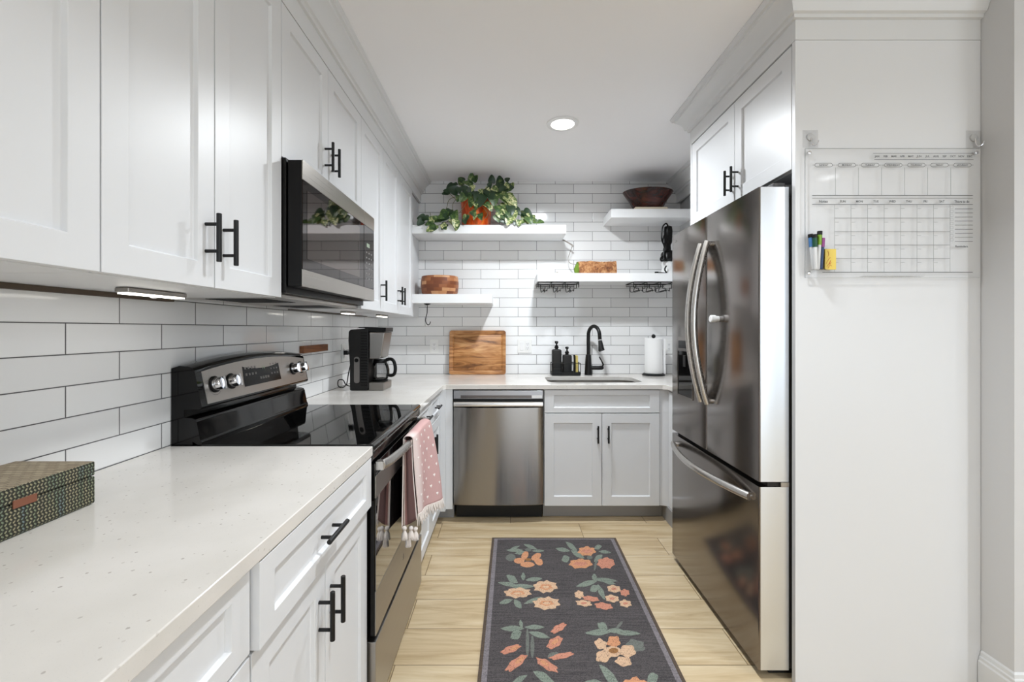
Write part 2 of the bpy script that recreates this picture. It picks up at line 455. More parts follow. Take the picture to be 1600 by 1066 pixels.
def text_into(mb, s, size, tf, align='CENTER', mi=0, bold=0.0, stretch=1.0):
    cu = bpy.data.curves.new('lettering', 'FONT'); cu.body = s; cu.size = size; cu.align_x = align; cu.align_y = 'CENTER'
    cu.fill_mode = 'FRONT'; cu.resolution_u = 2; cu.offset = bold
    o = bpy.data.objects.new('lettering', cu); COL.objects.link(o)
    dg = bpy.context.evaluated_depsgraph_get()
    me = bpy.data.meshes.new_from_object(o.evaluated_get(dg))
    mb.add([(v.co.x * stretch, v.co.y, 0) for v in me.vertices], [tuple(p.vertices) for p in me.polygons], mi, tf)
    bpy.data.objects.remove(o); bpy.data.curves.remove(cu); bpy.data.meshes.remove(me)

def floor_pt(px, py):
    y = FPX * CAMZ / (py - 514.5); return ((px - 793) / FPX * y, y)
def at(px, py, y): return ((px - 793) / FPX * y, y, CAMZ - (py - 514.5) / FPX * y)
# ------------------------------------------------------------ the setting
XL, XR, YB = -1.074, 1.43, 3.68
XP, YP = 1.706, 1.495          # corner of the right hand wall in front of the fridge gable
def slab(name, x0, x1, y0, y1, z0, z1, mat_):
    return struct(MB().box(x0, x1, y0, y1, z0, z1).build(name, mat_))
slab('floor', -1.3, 4.2, -5.2, 3.9, -0.1, 0.0, 'floor')
slab('ceiling', -1.3, 4.2, -5.2, 3.9, CEIL, CEIL + 0.1, 'ceiling')
slab('wall_left', XL - 0.12, XL, -5.2, 3.9, 0, CEIL, 'tile_left')
slab('wall_back', XL, XR + 0.6, YB, YB + 0.12, 0, CEIL, 'tile_back')
slab('wall_right', XR, XR + 0.3, 2.53, YB, 0, CEIL, 'wall')
slab('wall_niche', XP, XP + 0.12, YP, 2.53, 0, CEIL, 'wall')
slab('wall_corner', XP + 0.12, 4.2, YP, YP + 0.12, 0, CEIL, 'wall')
# room behind the camera, with two large window openings letting the daylight in
w = MB()
for b_ in ((XL, 0.0, 0, CEIL), (3.2, 4.0, 0, CEIL), (0.0, 3.2, 0, 0.2), (0.0, 3.2, 2.3, CEIL)):
    w.box(b_[0], b_[1], -5.1, -5.0, b_[2], b_[3])
struct(w.build('wall_rear', 'wall'))
w = MB()
for b_ in ((-5.0, -3.4, 0, CEIL), (-1.0, YP, 0, CEIL), (-3.4, -1.0, 0, 0.4), (-3.4, -1.0, 2.3, CEIL)):
    w.box(4.0, 4.1, b_[0], b_[1], b_[2], b_[3])
struct(w.build('wall_east', 'wall'))
w = MB()
for x0, x1, z0, z1 in ((0.0, 0.06, 0.2, 2.3), (3.14, 3.2, 0.2, 2.3), (1.57, 1.63, 0.2, 2.3), (0.06, 3.14, 0.2, 0.26), (0.06, 3.14, 2.24, 2.3)):
    w.box(x0, x1, -5.07, -5.03, z0, z1)
struct(w.build('window_1', 'trim'))
w = MB()
for y0, y1, z0, z1 in ((-3.4, -3.34, 0.4, 2.3), (-1.06, -1.0, 0.4, 2.3), (-2.23, -2.17, 0.4, 2.3), (-3.34, -1.06, 0.4, 0.46), (-3.34, -1.06, 2.24, 2.3)):
    w.box(4.03, 4.07, y0, y1, z0, z1)
struct(w.build('window_2', 'trim'))

def sweep(path, prof, closed=False):
    """profile (out, z) swept along a plan path; out is to the left of the path direction"""
    mb = MB(); n = len(path); P = [Vector(p) for p in path]; k = len(prof); vs = []
    for i in range(n):
        d0 = (P[i] - P[i - 1]).normalized() if i else (P[1] - P[0]).normalized()
        d1 = (P[i + 1] - P[i]).normalized() if i < n - 1 else d0
        n0 = Vector((-d0.y, d0.x)); n1 = Vector((-d1.y, d1.x))
        mi = (n0 + n1); mi = mi / max(mi.dot(n0), 1e-6) if mi.length > 1e-6 else n0
        for o_, z in prof: vs.append((P[i].x + mi.x * o_, P[i].y + mi.y * o_, z))
    fs = []
    for i in range(n - 1):
        for j in range(k):
            j2 = (j + 1) % k
            fs.append((i * k + j, i * k + j2, (i + 1) * k + j2, (i + 1) * k + j))
    fs += [tuple(range(k)), tuple((n - 1) * k + j for j in range(k))[::-1]]
    return mb.add(vs, fs)
Z0 = 2.328
crown = [(-0.016, Z0), (0.0, Z0), (0.0, 2.400), (0.010, 2.402), (0.012, 2.414), (0.022, 2.418), (0.026, 2.428),
         (0.030, 2.440), (0.040, 2.458), (0.054, 2.472), (0.064, 2.478), (0.066, 2.486), (0.076, 2.489), (0.080, 2.498), (0.084, 2.502), (0.084, CEIL - 0.001), (-0.016, CEIL - 0.001)]
struct(sweep([(-0.715, YB - 0.001), (-0.715, -0.02)], crown).build('trim_1', 'trim', smooth=25))
struct(sweep([(XP - 0.001, 1.60), (1.037, 1.60), (1.037, 2.52), (1.40, 2.52), (1.40, YB - 0.001)], crown).build('trim_2', 'trim', smooth=25))
bprof = [(0, 0.001), (0.014, 0.001), (0.014, 0.092), (0.010, 0.098), (0.010, 0.108), (0.006, 0.112), (0.005, 0.124), (0.0, 0.13)]
struct(sweep([(XP - 0.0, 1.598), (XP - 0.0, YP - 0.0), (3.99, YP)][::-1], bprof).build('baseboard_right', 'trim', smooth=25))

# ceiling lights
for i, (lx, ly, _) in enumerate(LIGHTS):
    t_ = thing('ceiling_light', ['round recessed ceiling light above the kitchen aisle'][0] if i == 0 else
               ['', 'added ceiling light out of the frame for bounce fill, above the oven end of the aisle', 'round recessed ceiling light behind the viewpoint, off to the right', 'added unseen ceiling light furthest behind the viewpoint, for rear fill'][i],
               'ceiling light', (lx, ly, CEIL), 'recessed ceiling lights')
    MB().lathe([(0.068, -0.004), (0.07, -0.008), (0.094, -0.006), (0.096, -0.001), (0.068, -0.001)], (lx, ly, CEIL), 40).build('trim_ring', 'gloss_white', t_)
    MB().lathe([(0.0001, -0.005), (0.067, -0.005), (0.067, -0.002), (0.0001, -0.002)], (lx, ly, CEIL), 40).build('diffuser', 'lamp', t_)

# ------------------------------------------------------------ cabinets
def TL(x0): return lambda a, b, c: (x0 + c, a, b)
def TR(x0): return lambda a, b, c: (x0 - c, a, b)
def TB(y0): return lambda a, b, c: (a, y0 - c, b)
G = 0.0016
def shaker(tf, a0, a1, b0, b1, parent, name='door', st=0.057, th=0.02, rec=0.009, gap=True, mat_='white', rails=None):
    if gap: a0 += G; a1 -= G; b0 += G; b1 -= G
    rt = rails or st
    m_ = MB()
    o = [(a0, b0), (a1, b0), (a1, b1), (a0, b1)]
    i1 = [(a0 + st, b0 + rt), (a1 - st, b0 + rt), (a1 - st, b1 - rt), (a0 + st, b1 - rt)]
    s_ = 0.003
    i2 = [(a0 + st + s_, b0 + rt + s_), (a1 - st - s_, b0 + rt + s_), (a1 - st - s_, b1 - rt - s_), (a0 + st + s_, b1 - rt - s_)]
    vs = [(a, b, 0) for a, b in o] + [(a, b, th) for a, b in o] + [(a, b, th) for a, b in i1] + [(a, b, th - rec) for a, b in i2]
    fs = [(3, 2, 1, 0)]
    for k in range(4):
        k2 = (k + 1) % 4
        fs += [(k, k2, 4 + k2, 4 + k), (4 + k, 4 + k2, 8 + k2, 8 + k), (8 + k, 8 + k2, 12 + k2, 12 + k)]
    fs.append((12, 13, 14, 15))
    m_.add(vs, fs, 0, tf)
    return m_.build(name, mat_, parent, bevel=0.0011)
def bar_handle(tf, a, b, vertical, parent, th=0.02, L=0.115, post=0.032, so=0.032, r=0.0058):
    m_ = MB()
    def P(da, db, c): return tf(a + da, b + db, c)
    h = L / 2
    if vertical:
        m_.tube([P(0, -h, th + so), P(0, -h + 0.001, th + so), P(0, h - 0.001, th + so), P(0, h, th + so)], [r * 0.8, r, r, r * 0.8], 14)
        for q in (-post, post): m_.tube([P(0, q, th - 0.001), P(0, q, th + so)], r * 0.72, 10)
    else:
        m_.tube([P(-h, 0, th + so), P(-h + 0.001, 0, th + so), P(h - 0.001, 0, th + so), P(h, 0, th + so)], [r * 0.8, r, r, r * 0.8], 14)
        for q in (-post, post): m_.tube([P(q, 0, th - 0.001), P(q, 0, th + so)], r * 0.72, 10)
    return m_.build('handle', 'black', parent)

UF = -0.735                    # back plane of the upper doors on the left
ULB, ULT = 1.384, 2.326
def upper(label, y0, y1, z0, z1, doors, rail=True):
    t_ = thing('wall_cabinet', label, 'cabinet', ((XL + UF) / 2, (y0 + y1) / 2, z0), 'white shaker wall cabinets')
    b_ = MB().box(XL + 0.001, UF, y0 + 0.0008, y1 - 0.0008, z0, z1)
    b_.build('body', 'white', t_)
    for d0, d1, hy in doors:
        d = shaker(TL(UF), d0, d1, z0, z1, t_)
        if hy is not None: bar_handle(TL(UF), hy, z0 + 0.118 if z0 < 1.5 else z0 + 0.127, True, d)
    if rail: MB().box(XL + 0.0005, XL + 0.02, y0 + 0.001, y1 - 0.001, z0 - (0.013 if y1 < 1.5 else 0.005), z0 - 0.0005).build('back_rail', 'rail', t_)
    return t_
M['rail'] = new_mat('dark_wood_hanging_rail', (74, 62, 50), 0.7)
upper('white shaker wall cabinet at the left edge of the frame, its handles out of view', -0.02, 0.781, ULB, ULT, [(0.0, 0.39, 0.355), (0.39, 0.781, 0.425)])
upper('tall white two-door wall cabinet just left of the microwave', 0.781, 1.406, ULB, ULT, [(0.781, 1.085, 1.052), (1.085, 1.406, 1.118)])
upper('short white two-door wall cabinet directly above the microwave', 1.406, 2.17, 1.832, ULT, [(1.406, 1.772, 1.739), (1.772, 2.17, 1.805)], rail=False)
upper('narrow single-door white wall cabinet right after the microwave', 2.17, 2.55, ULB, ULT, [(2.17, 2.55, 2.505)])
t_ = upper('white two-door wall cabinet in the far left corner by the floating shelves', 2.55, 3.34, ULB, ULT, [(2.55, 2.925, 2.886), (2.925, 3.34, 2.959)])
MB().box(XL + 0.001, UF, 3.3402, YB - 0.001, ULB, ULT).build('filler_panel', 'white', t_)

BF = -0.462
def base_left(label, y0, y1, drawers, doors, ajar=()):
    t_ = thing('base_cabinet', label, 'cabinet', ((XL + BF) / 2, (y0 + y1) / 2, 0), 'white shaker base cabinets')
    MB().box(XL + 0.001, BF - 0.001, y0 + 0.001, y1 - 0.001, 0.085, 0.884).build('body', 'white', t_)
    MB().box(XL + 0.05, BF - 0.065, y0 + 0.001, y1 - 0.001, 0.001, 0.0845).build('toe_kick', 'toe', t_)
    for i, (d0, d1, hy) in enumerate(drawers):
        tf = TL(BF + (0.014 if i in ajar else 0.0))
        d = shaker(tf, d0, d1, 0.727, 0.883, t_, 'drawer', st=0.05, rails=0.038)
        bar_handle(tf, hy, 0.805, False, d, so=0.027)
    for d0, d1, hy in doors:
        d = shaker(TL(BF), d0, d1, 0.085, 0.724, t_)
        bar_handle(TL(BF), hy, 0.612, True, d)
    return t_
base_left('white base cabinet nearest the viewer, cut off at the bottom left', 0.0, 0.764, [(0.0, 0.764, 0.38)], [(0.0, 0.382, 0.349), (0.382, 0.764, 0.415)])
base_left('white base cabinet beside the oven, its top drawer slightly open', 0.766, 1.398, [(0.766, 1.398, 1.056)], [(0.766, 1.078, 1.041), (1.078, 1.398, 1.108)], ajar=(0,))
t_ = base_left('white base cabinet between the oven and the far corner, two small drawers', 2.18, 2.92, [(2.18, 2.565, 2.40), (2.565, 2.92, 2.74)], [(2.18, 2.565, 2.532), (2.565, 2.92, 2.598)])
MB().box(XL + 0.001, -0.366, 2.9605, YB - 0.001, 0.085, 0.884).box(-0.4618, -0.41, 2.921, 2.96, 0.085, 0.884).build('filler_panel', 'white', t_)
MB().box(-0.55, -0.366, 3.03, 3.1, 0.001, 0.0845).build('corner_toe_kick', 'toe', t_)

# sink cabinet
YC = 2.98
t_ = thing('sink_cabinet', 'white two-door base cabinet under the sink, right of the dishwasher', 'cabinet', (0.63, 3.3, 0), 'white shaker base cabinets')
mb = MB()
for b_ in ((0.243, 0.261, 2.981, YB - 0.002, 0.105, 0.884), (0.997, 1.015, 2.981, YB - 0.002, 0.105, 0.884), (0.261, 0.997, 2.981, YB - 0.002, 0.105, 0.123), (0.261, 0.997, YB - 0.02, YB - 0.002, 0.123, 0.884), (0.261, 0.997, 2.981, 2.999, 0.70, 0.884)):
    mb.box(*b_)
mb.build('body', 'white', t_)
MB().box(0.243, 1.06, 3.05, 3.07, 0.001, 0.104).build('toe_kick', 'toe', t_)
shaker(TB(YC), 0.245, 1.013, 0.726, 0.88, t_, 'false_drawer_front', st=0.062, rails=0.034)
d = shaker(TB(YC), 0.245, 0.629, 0.106, 0.723, t_, st=0.062, rails=0.062); bar_handle(TB(YC), 0.599, 0.588, True, d)
d = shaker(TB(YC), 0.629, 1.013, 0.106, 0.723, t_, st=0.062, rails=0.062); bar_handle(TB(YC), 0.668, 0.588, True, d)
# corner cabinet right of the sink
t_ = thing('corner_cabinet', 'narrow white base cabinet in the corner between sink cabinet and fridge', 'cabinet', (1.25, 3.1, 0), 'white shaker base cabinets')
MB().poly_ext([(1.017, 2.975), (1.06, 2.965), (1.09, 2.955), (1.09, 2.56), (1.425, 2.56), (1.425, YB - 0.001), (1.017, YB - 0.001)], 0.105, 0.884, lambda a, b, c: (a, b, c)).build('body', 'white', t_)
shaker(lambda a, b, c: (1.0895 - c, a, b), 2.57, 2.945, 0.106, 0.87, t_)
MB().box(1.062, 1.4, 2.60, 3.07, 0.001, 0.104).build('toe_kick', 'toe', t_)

# fridge surround
t_ = thing('fridge_surround', 'tall white cabinet enclosure around the fridge with two doors above it', 'cabinet', (1.37, 2.06, 0))
MB().box(1.037, XP - 0.001, 1.60, 1.62, 0.001, Z0 - 0.001).build('side_panel', 'white', t_, bevel=0.001)
MB().box(1.037, XR - 0.001 if False else 1.429, 2.50, 2.519, 0.001, Z0 - 0.001).build('side_panel', 'white', t_, bevel=0.001)
MB().box(1.058, XP - 0.001, 1.6205, 2.4995, 1.868, Z0 - 0.001).build('body', 'white', t_)
MB().box(1.64, XP - 0.002, 1.6205, 2.4995, 0.001, 1.867).build('back_panel', 'white', t_)
d = shaker(TR(1.057), 1.6215, 2.029, 1.868, Z0 - 0.006, t_); bar_handle(TR(1.057), 1.998, 1.96, True, d)
d = shaker(TR(1.057), 2.029, 2.498, 1.868, Z0 - 0.006, t_); bar_handle(TR(1.057), 2.056, 1.96, True, d)

# ------------------------------------------------------------ worktops and sink
def rrect(x0, x1, y0, y1, r, seg=8):
    pts = []
    for cx, cy, a in ((x1 - r, y1 - r, 0), (x0 + r, y1 - r, 90), (x0 + r, y0 + r, 180), (x1 - r, y0 + r, 270)):
        for k in range(seg + 1):
            t_ = math.radians(a + 90.0 * k / seg); pts.append((cx + r * math.cos(t_), cy + r * math.sin(t_)))
    return pts
PX = lambda a, b, c: (a, b, c)
tag(MB().box(XL + 0.001, -0.426, -0.01, 1.405, 0.885, 0.915).build('worktop', 'quartz', bevel=0.0025, segs=3),
    'white speckled quartz worktop in the left foreground, in front of the range', 'worktop')
wt = MB().poly_ext([(XL + 0.001, 2.176), (-0.426, 2.176), (-0.426, 2.925), (-0.408, 2.95), (1.030, 2.95), (1.054, 2.925), (1.054, 2.53), (1.428, 2.53), (1.428, YB - 0.001), (XL + 0.001, YB - 0.001)],
                    0.885, 0.915, PX).build('worktop', 'quartz')
cut = MB().poly_ext(rrect(0.285, 0.955, 3.085, 3.475, 0.09), 0.8, 1.0, PX).build('cutter', 'quartz')
bo = wt.modifiers.new('hole', 'BOOLEAN'); bo.operation = 'DIFFERENCE'; bo.object = cut; bo.solver = 'EXACT'
dg = bpy.context.evaluated_depsgraph_get(); me = bpy.data.meshes.new_from_object(wt.evaluated_get(dg)); wt.modifiers.clear(); wt.data = me
bpy.data.objects.remove(cut)
b_ = wt.modifiers.new('bevel', 'BEVEL'); b_.width = 0.0025; b_.segments = 2; b_.limit_method = 'ANGLE'; b_.angle_limit = math.radians(40); b_.harden_normals = True
tag(wt, 'white quartz worktop along the back wall with the sink cut into it', 'worktop')
# sink bowl
rings = [(0.278, 0.962, 3.078, 3.482, 0.095, 0.884), (0.278, 0.962, 3.078, 3.482, 0.095, 0.8835), (0.287, 0.953, 3.087, 3.473, 0.09, 0.883), (0.292, 0.948, 3.092, 3.468, 0.085, 0.74), (0.315, 0.925, 3.115, 3.445, 0.06, 0.72), (0.315, 0.925, 3.115, 3.445, 0.06, 0.718),
         (0.284, 0.956, 3.084, 3.476, 0.09, 0.735), (0.278, 0.962, 3.078, 3.482, 0.095, 0.76)]
vs = []; nn = None
for x0, x1, y0, y1, r_, z in rings[:5]:
    pp = rrect(x0, x1, y0, y1, r_); nn = len(pp); vs += [(a, b, z) for a, b in pp]
fs = []
for i in range(4):
    for k in range(nn): fs.append((i * nn + k, i * nn + (k + 1) % nn, (i + 1) * nn + (k + 1) % nn, (i + 1) * nn + k))
fs.append(tuple(4 * nn + k for k in range(nn)))
t_ = thing('sink', 'undermount stainless steel sink with rounded corners in the back worktop', 'sink', (0.62, 3.28, 0.72))
MB().add(vs, fs).build('basin', 'steel', t_, recalc=False)
MB().lathe([(0.001, 0.0022), (0.03, 0.0022), (0.042, 0.006), (0.045, 0.001)], (0.62, 3.3, 0.72), 24).build('drain', 'chrome', t_)

# faucet
t_ = thing('faucet', 'matte black gooseneck pull-down faucet behind the sink', 'faucet', (0.655, 3.6, 0.915))
MB().lathe([(0.031, 0.0), (0.031, 0.006), (0.029, 0.04), (0.024, 0.13), (0.021, 0.16), (0.0165, 0.165)], (0.655, 3.6, 0.9155), 28).build('body', 'black', t_)
pts = [(0.655, 3.6, 1.07), (0.655, 3.6, 1.20)]
for k in range(1, 15):
    a = PI * k / 15
    pts.append((0.655 + 0.032 - 0.032 * math.cos(a), 3.6 - 0.065 + 0.065 * math.cos(a), 1.235 + 0.073 * math.sin(a)))
pts += [(0.722, 3.468, 1.20)]
MB().tube(pts, 0.0145, 16).build('gooseneck', 'black', t_)
MB().cyl((0.722, 3.468, 1.203), (0.723, 3.466, 1.194), 0.0155, 18).build('collar', 'chrome', t_)
MB().tube([(0.723, 3.466, 1.194), (0.725, 3.46, 1.17), (0.73, 3.45, 1.12), (0.731, 3.449, 1.117)], [0.0155, 0.018, 0.0245, 0.021], 20).build('spray_head', 'black', t_)
h_ = MB().tube([(0.655, 3.6, 0.972), (0.735, 3.592, 0.972), (0.762, 3.59, 0.974), (0.775, 3.59, 0.976)], [0.017, 0.017, 0.018, 0.011], 18)
h_.tube([(0.765, 3.589, 0.978), (0.772, 3.585, 1.0), (0.757, 3.578, 1.03), (0.738, 3.57, 1.062)], [0.008, 0.0065, 0.005, 0.0055], 10)
h_.build('lever', 'black', t_)

# ------------------------------------------------------------ dishwasher
t_ = thing('dishwasher', 'stainless steel dishwasher with a full-width bar handle', 'dishwasher', (-0.062, 3.2, 0))
D0, D1 = -0.362, 0.240
mb = MB().box(D0, D1, 2.975, YB - 0.01, 0.108, 0.883); mb.build('body', 'softblack', t_)
MB().box(D0 + 0.012, D1 - 0.004, 3.04, 3.06, 0.001, 0.107).build('kick_plate', 'softblack', t_)
# door with softly bowed face
prof = [(2.974, 0.117), (2.956, 0.117), (2.951, 0.122), (2.950, 0.45), (2.951, 0.765), (2.974, 0.765)]
mb = MB()
nx = 40; vs = []
for i in range(nx + 1):
    u = i / nx; x_ = D0 + 0.004 + (D1 - D0 - 0.008) * u
    e = min(u, 1 - u); bow = 0.008 * (1 - math.exp(-e / 0.05)) + 0.010 * math.sin(PI * u)
    for y_, z_ in prof: vs.append((x_, y_ - (bow if y_ < 2.97 else 0), z_))
k = len(prof); fs = []
for i in range(nx):
    for j in range(k): fs.append((i * k + j, i * k + (j + 1) % k, (i + 1) * k + (j + 1) % k, (i + 1) * k + j))
fs += [tuple(range(k)), tuple(nx * k + j for j in range(k))[::-1]]
dd = mb.add(vs, fs).build('door', 'steel_dw', t_)
mb = MB().poly_ext([(2.974, 0.766), (2.944, 0.768), (2.936, 0.774), (2.934, 0.79), (2.938, 0.802), (2.95, 0.806), (2.955, 0.80), (2.974, 0.80)], D0 + 0.006, D1 - 0.006, lambda a, b, c: (c, a, b))
M['steel_h2'] = metal_brushed('bright_steel_bar', (226, 224, 222), 0.22, 'x')
mb.build('bar_handle', 'steel_h2', t_)
M['steel_strip'] = metal_brushed('control_strip_steel', (168, 168, 172), 0.3, 'x')
pn = MB().box(D0 + 0.004, D1 - 0.004, 2.953, 2.974, 0.822, 0.877).build('control_strip', 'steel_strip', t_, bevel=0.002)
M['glass_grey'] = new_mat('grey_control_band', (112, 108, 108), 0.2, 0.6)
MB().box(D0 + 0.05, D1 - 0.08, 2.9518, 2.9529, 0.826, 0.845).build('display_band', 'glass_grey', pn)
MB().box(D1 - 0.078, D1 - 0.012, 2.9518, 2.9529, 0.826, 0.845).build('sticker', 'gloss_white', pn)
# ------------------------------------------------------------ range
t_ = rg = thing('range', 'black and stainless freestanding electric range between the worktops', 'oven range', (-0.75, 1.79, 0))
R0, R1 = 1.4135, 2.1665
MB().box(XL + 0.004, -0.452, R0, R1, 0.03, 0.897).build('body', 'gloss_black', rg)
for yy in (R0 + 0.05, R1 - 0.05):
    for xx in (-1.0, -0.52): MB().cyl((xx, yy, 0.001), (xx, yy, 0.0295), 0.018, 14).build('levelling_foot', 'blackplastic', rg)
ct = MB().poly_ext([(-1.005, 0.898), (-0.43, 0.898), (-0.4245, 0.903), (-0.4235, 0.910), (-0.428, 0.917), (-0.436, 0.9195), (-0.447, 0.9175), (-0.985, 0.9175), (-0.995, 0.925), (-1.005, 0.93)], R0 - 0.0, R1, lambda a, b, c: (a, c, b))
ct = ct.build('cooktop', 'glass_black', rg, bevel=0.002)
# backguard : curved kick below, slanted control panel above, arched top
def arch(y, ends, mid):
    u = (y - R0) / (R1 - R0); return ends + (mid - ends) * math.sin(PI * u) ** 0.8 if 0 < u < 1 else ends
ny = 28
def loft_y(prof_fn, y0, y1, n=ny):
    vs = []; k = None
    for i in range(n + 1):
        y = y0 + (y1 - y0) * i / n; pr = prof_fn(y); k = len(pr)
        vs += [(x_, y, z_) for x_, z_ in pr]
    fs = []
    for i in range(n):
        for j in range(k): fs.append((i * k + j, i * k + (j + 1) % k, (i + 1) * k + (j + 1) % k, (i + 1) * k + j))
    fs += [tuple(range(k)), tuple(n * k + j for j in range(k))[::-1]]
    return MB().add(vs, fs)
def guard(y):
    a = arch(y, 0.0, 0.026)
    return [(XL + 0.004, 0.9), (-0.974, 0.9), (-0.973, 0.924), (-0.978, 0.931), (-0.989, 0.988), (-0.994, 0.997), (-1.004, 1.001), (-1.030, 1.003), (-1.030, 1.028),
            (-0.978, 1.030), (-0.973, 1.036), (-0.976, 1.052), (-0.996, 1.150 + a), (-1.002, 1.160 + a), (-1.016, 1.166 + a), (-1.045, 1.168 + a), (XL + 0.004, 1.160 + a)]
loft_y(guard, R0, R1).build('backguard', 'gloss_black', rg, smooth=30)
def panel(y):
    a = arch(y, -0.006, 0.022)
    u = 0.0022
    return [(-0.9745 + u, 1.042), (-0.9745 - 0.002, 1.042), (-0.9958 - 0.002, 1.148 + a), (-0.9958 + u, 1.148 + a)]
cp = loft_y(panel, R0 + 0.028, R1 - 0.008).build('control_panel', 'range_steel', rg, smooth=30)
def onpanel(y, z, h=0.0):      # point on the slanted panel, h metres in front of it
    x_ = -0.9723 + (z - 1.042) / (1.148 - 1.042) * (-0.0213)
    return (x_ + 0.98 * h, y, z + 0.197 * h)
dsp = MB()
dsp.add([onpanel(1.655, 1.070, 0.0006), onpanel(1.915, 1.070, 0.0006), onpanel(1.915, 1.152, 0.0006), onpanel(1.655, 1.152, 0.0006),
         onpanel(1.655, 1.070, 0.003), onpanel(1.915, 1.070, 0.003), onpanel(1.915, 1.152, 0.003), onpanel(1.655, 1.152, 0.003)],
        [(0, 1, 2, 3), (4, 7, 6, 5), (0, 4, 5, 1), (1, 5, 6, 2), (2, 6, 7, 3), (3, 7, 4, 0)])
dsp = dsp.build('display', 'lcd', cp)
mb = MB()
def dot(y, z, w_, h_, mi=0):
    mb.add([onpanel(y - w_, z - h_, 0.0034), onpanel(y + w_, z - h_, 0.0034), onpanel(y + w_, z + h_, 0.0034), onpanel(y - w_, z + h_, 0.0034)], [(0, 1, 2, 3)], mi)
for i in range(4):
    for zz in (1.137, 1.113): dot(1.673 + i * 0.021, zz, 0.006, 0.0045)
for i in range(3):
    for zz in (1.140, 1.121, 1.102): dot(1.85 + i * 0.022, zz, 0.0055, 0.003)
for k in range(4): dot(1.765 + k * 0.018, 1.092, 0.007, 0.005)
mb.build('keypad_print', 'print_grey', dsp, recalc=False)
mb = MB(); text_into(mb, '14', 0.02, lambda a, b, c: onpanel(1.795 + a, 1.130 + b, 0.0034), bold=0.0006)
mb.build('clock_digits', 'segment', dsp, recalc=False)
for kx in (1.492, 1.58, 2.035, 2.11):
    mb = MB()
    arc = [(kx - 0.034 * math.cos(PI * (0.15 + 0.7 * k / 12)), 1.100 - 0.034 * math.sin(PI * (0.15 + 0.7 * k / 12))) for k in range(13)]
    vs = [onpanel(a, b, 0.0004) for a, b in arc] + [onpanel(a, b - 0.002, 0.0004) for a, b in arc]
    mb.add(vs, [(k, k + 1, 14 + k, 13 + k) for k in range(12)])
    mb.build('knob_marking', 'print_grey', cp, recalc=False)
for ky in (1.492, 1.58, 2.035, 2.11):
    kz = 1.100 if ky < 1.8 else 1.104
    kb = MB(); c0 = Vector(onpanel(ky, kz, 0)); n = (Vector(onpanel(ky, kz, 1)) - c0).normalized()
    kb.tube([c0 + n * 0.0005, c0 + n * 0.004, c0 + n * 0.006], [0.028, 0.028, 0.022], 28)
    ko = kb.build('knob', 'blackplastic', cp)
    kb = MB().tube([c0 + n * 0.006, c0 + n * 0.026, c0 + n * 0.030, c0 + n * 0.0305], [0.0225, 0.021, 0.018, 0.001], 28)
    up = Vector((0, 0, 1)); up = (up - n * up.dot(n)).normalized(); sd = n.cross(up)
    P = lambda a, b, c: tuple(c0 + sd * a + up * b + n * c)
    kb.box(-0.005, 0.005, -0.021, 0.021, 0.028, 0.037, 0, P)
    kb.build('knob_cap', 'chrome', ko)
# front: vent lip, door, drawer
MB().poly_ext([(-0.4515, 0.86), (-0.432, 0.862), (-0.427, 0.872), (-0.4275, 0.894), (-0.432, 0.8972), (-0.4515, 0.8972)], R0 + 0.002, R1 - 0.002, lambda a, b, c: (a, c, b)).build('front_trim', 'steel_dark', rg)
door = MB().box(-0.4515, -0.4235, R0 + 0.002, R1 - 0.002, 0.305, 0.853)
door = door.build('oven_door', 'gloss_black', rg, bevel=0.002)
MB().box(-0.423, -0.4195, R0 + 0.002, R1 - 0.002, 0.745, 0.815).build('upper_band', 'range_steel', door, bevel=0.0008)
MB().box(-0.423, -0.4195, R0 + 0.002, R1 - 0.002, 0.306, 0.446).build('lower_band', 'range_steel', door, bevel=0.0008)
MB().box(-0.423, -0.4205, R0 + 0.006, R1 - 0.006, 0.447, 0.744).build('window', 'oven_glass', door)
mb = MB()
for i, zz in enumerate((0.378, 0.372, 0.366, 0.360)): mb.box(-0.4194, -0.4190, 1.785 - 0.004 * (i % 2) , 1.797, zz - 0.0018, zz + 0.0010)
mb.build('small_emblem', 'print_grey', door)
# bowed tubular handle with end brackets
hp = []
for i in range(25):
    u = i / 24; y_ = R0 + 0.022 + (R1 - R0 - 0.044) * u
    hp.append((-0.404 + 0.030 * math.sin(PI * u) ** 0.6, y_, 0.846 - 0.0 * u))
hd = MB().tube(hp, 0.0135, 14, flat=(0.75, 1.25))
for yy in (R0 + 0.026, R1 - 0.026):
    hd.box(-0.4235, -0.398, yy - 0.014, yy + 0.014, 0.832, 0.859)
hd.build('handle', 'steel_h', door, bevel=0.001)
dr = MB().box(-0.4515, -0.4195, R0 + 0.002, R1 - 0.002, 0.055, 0.286).build('storage_drawer', 'range_steel', rg, bevel=0.002)

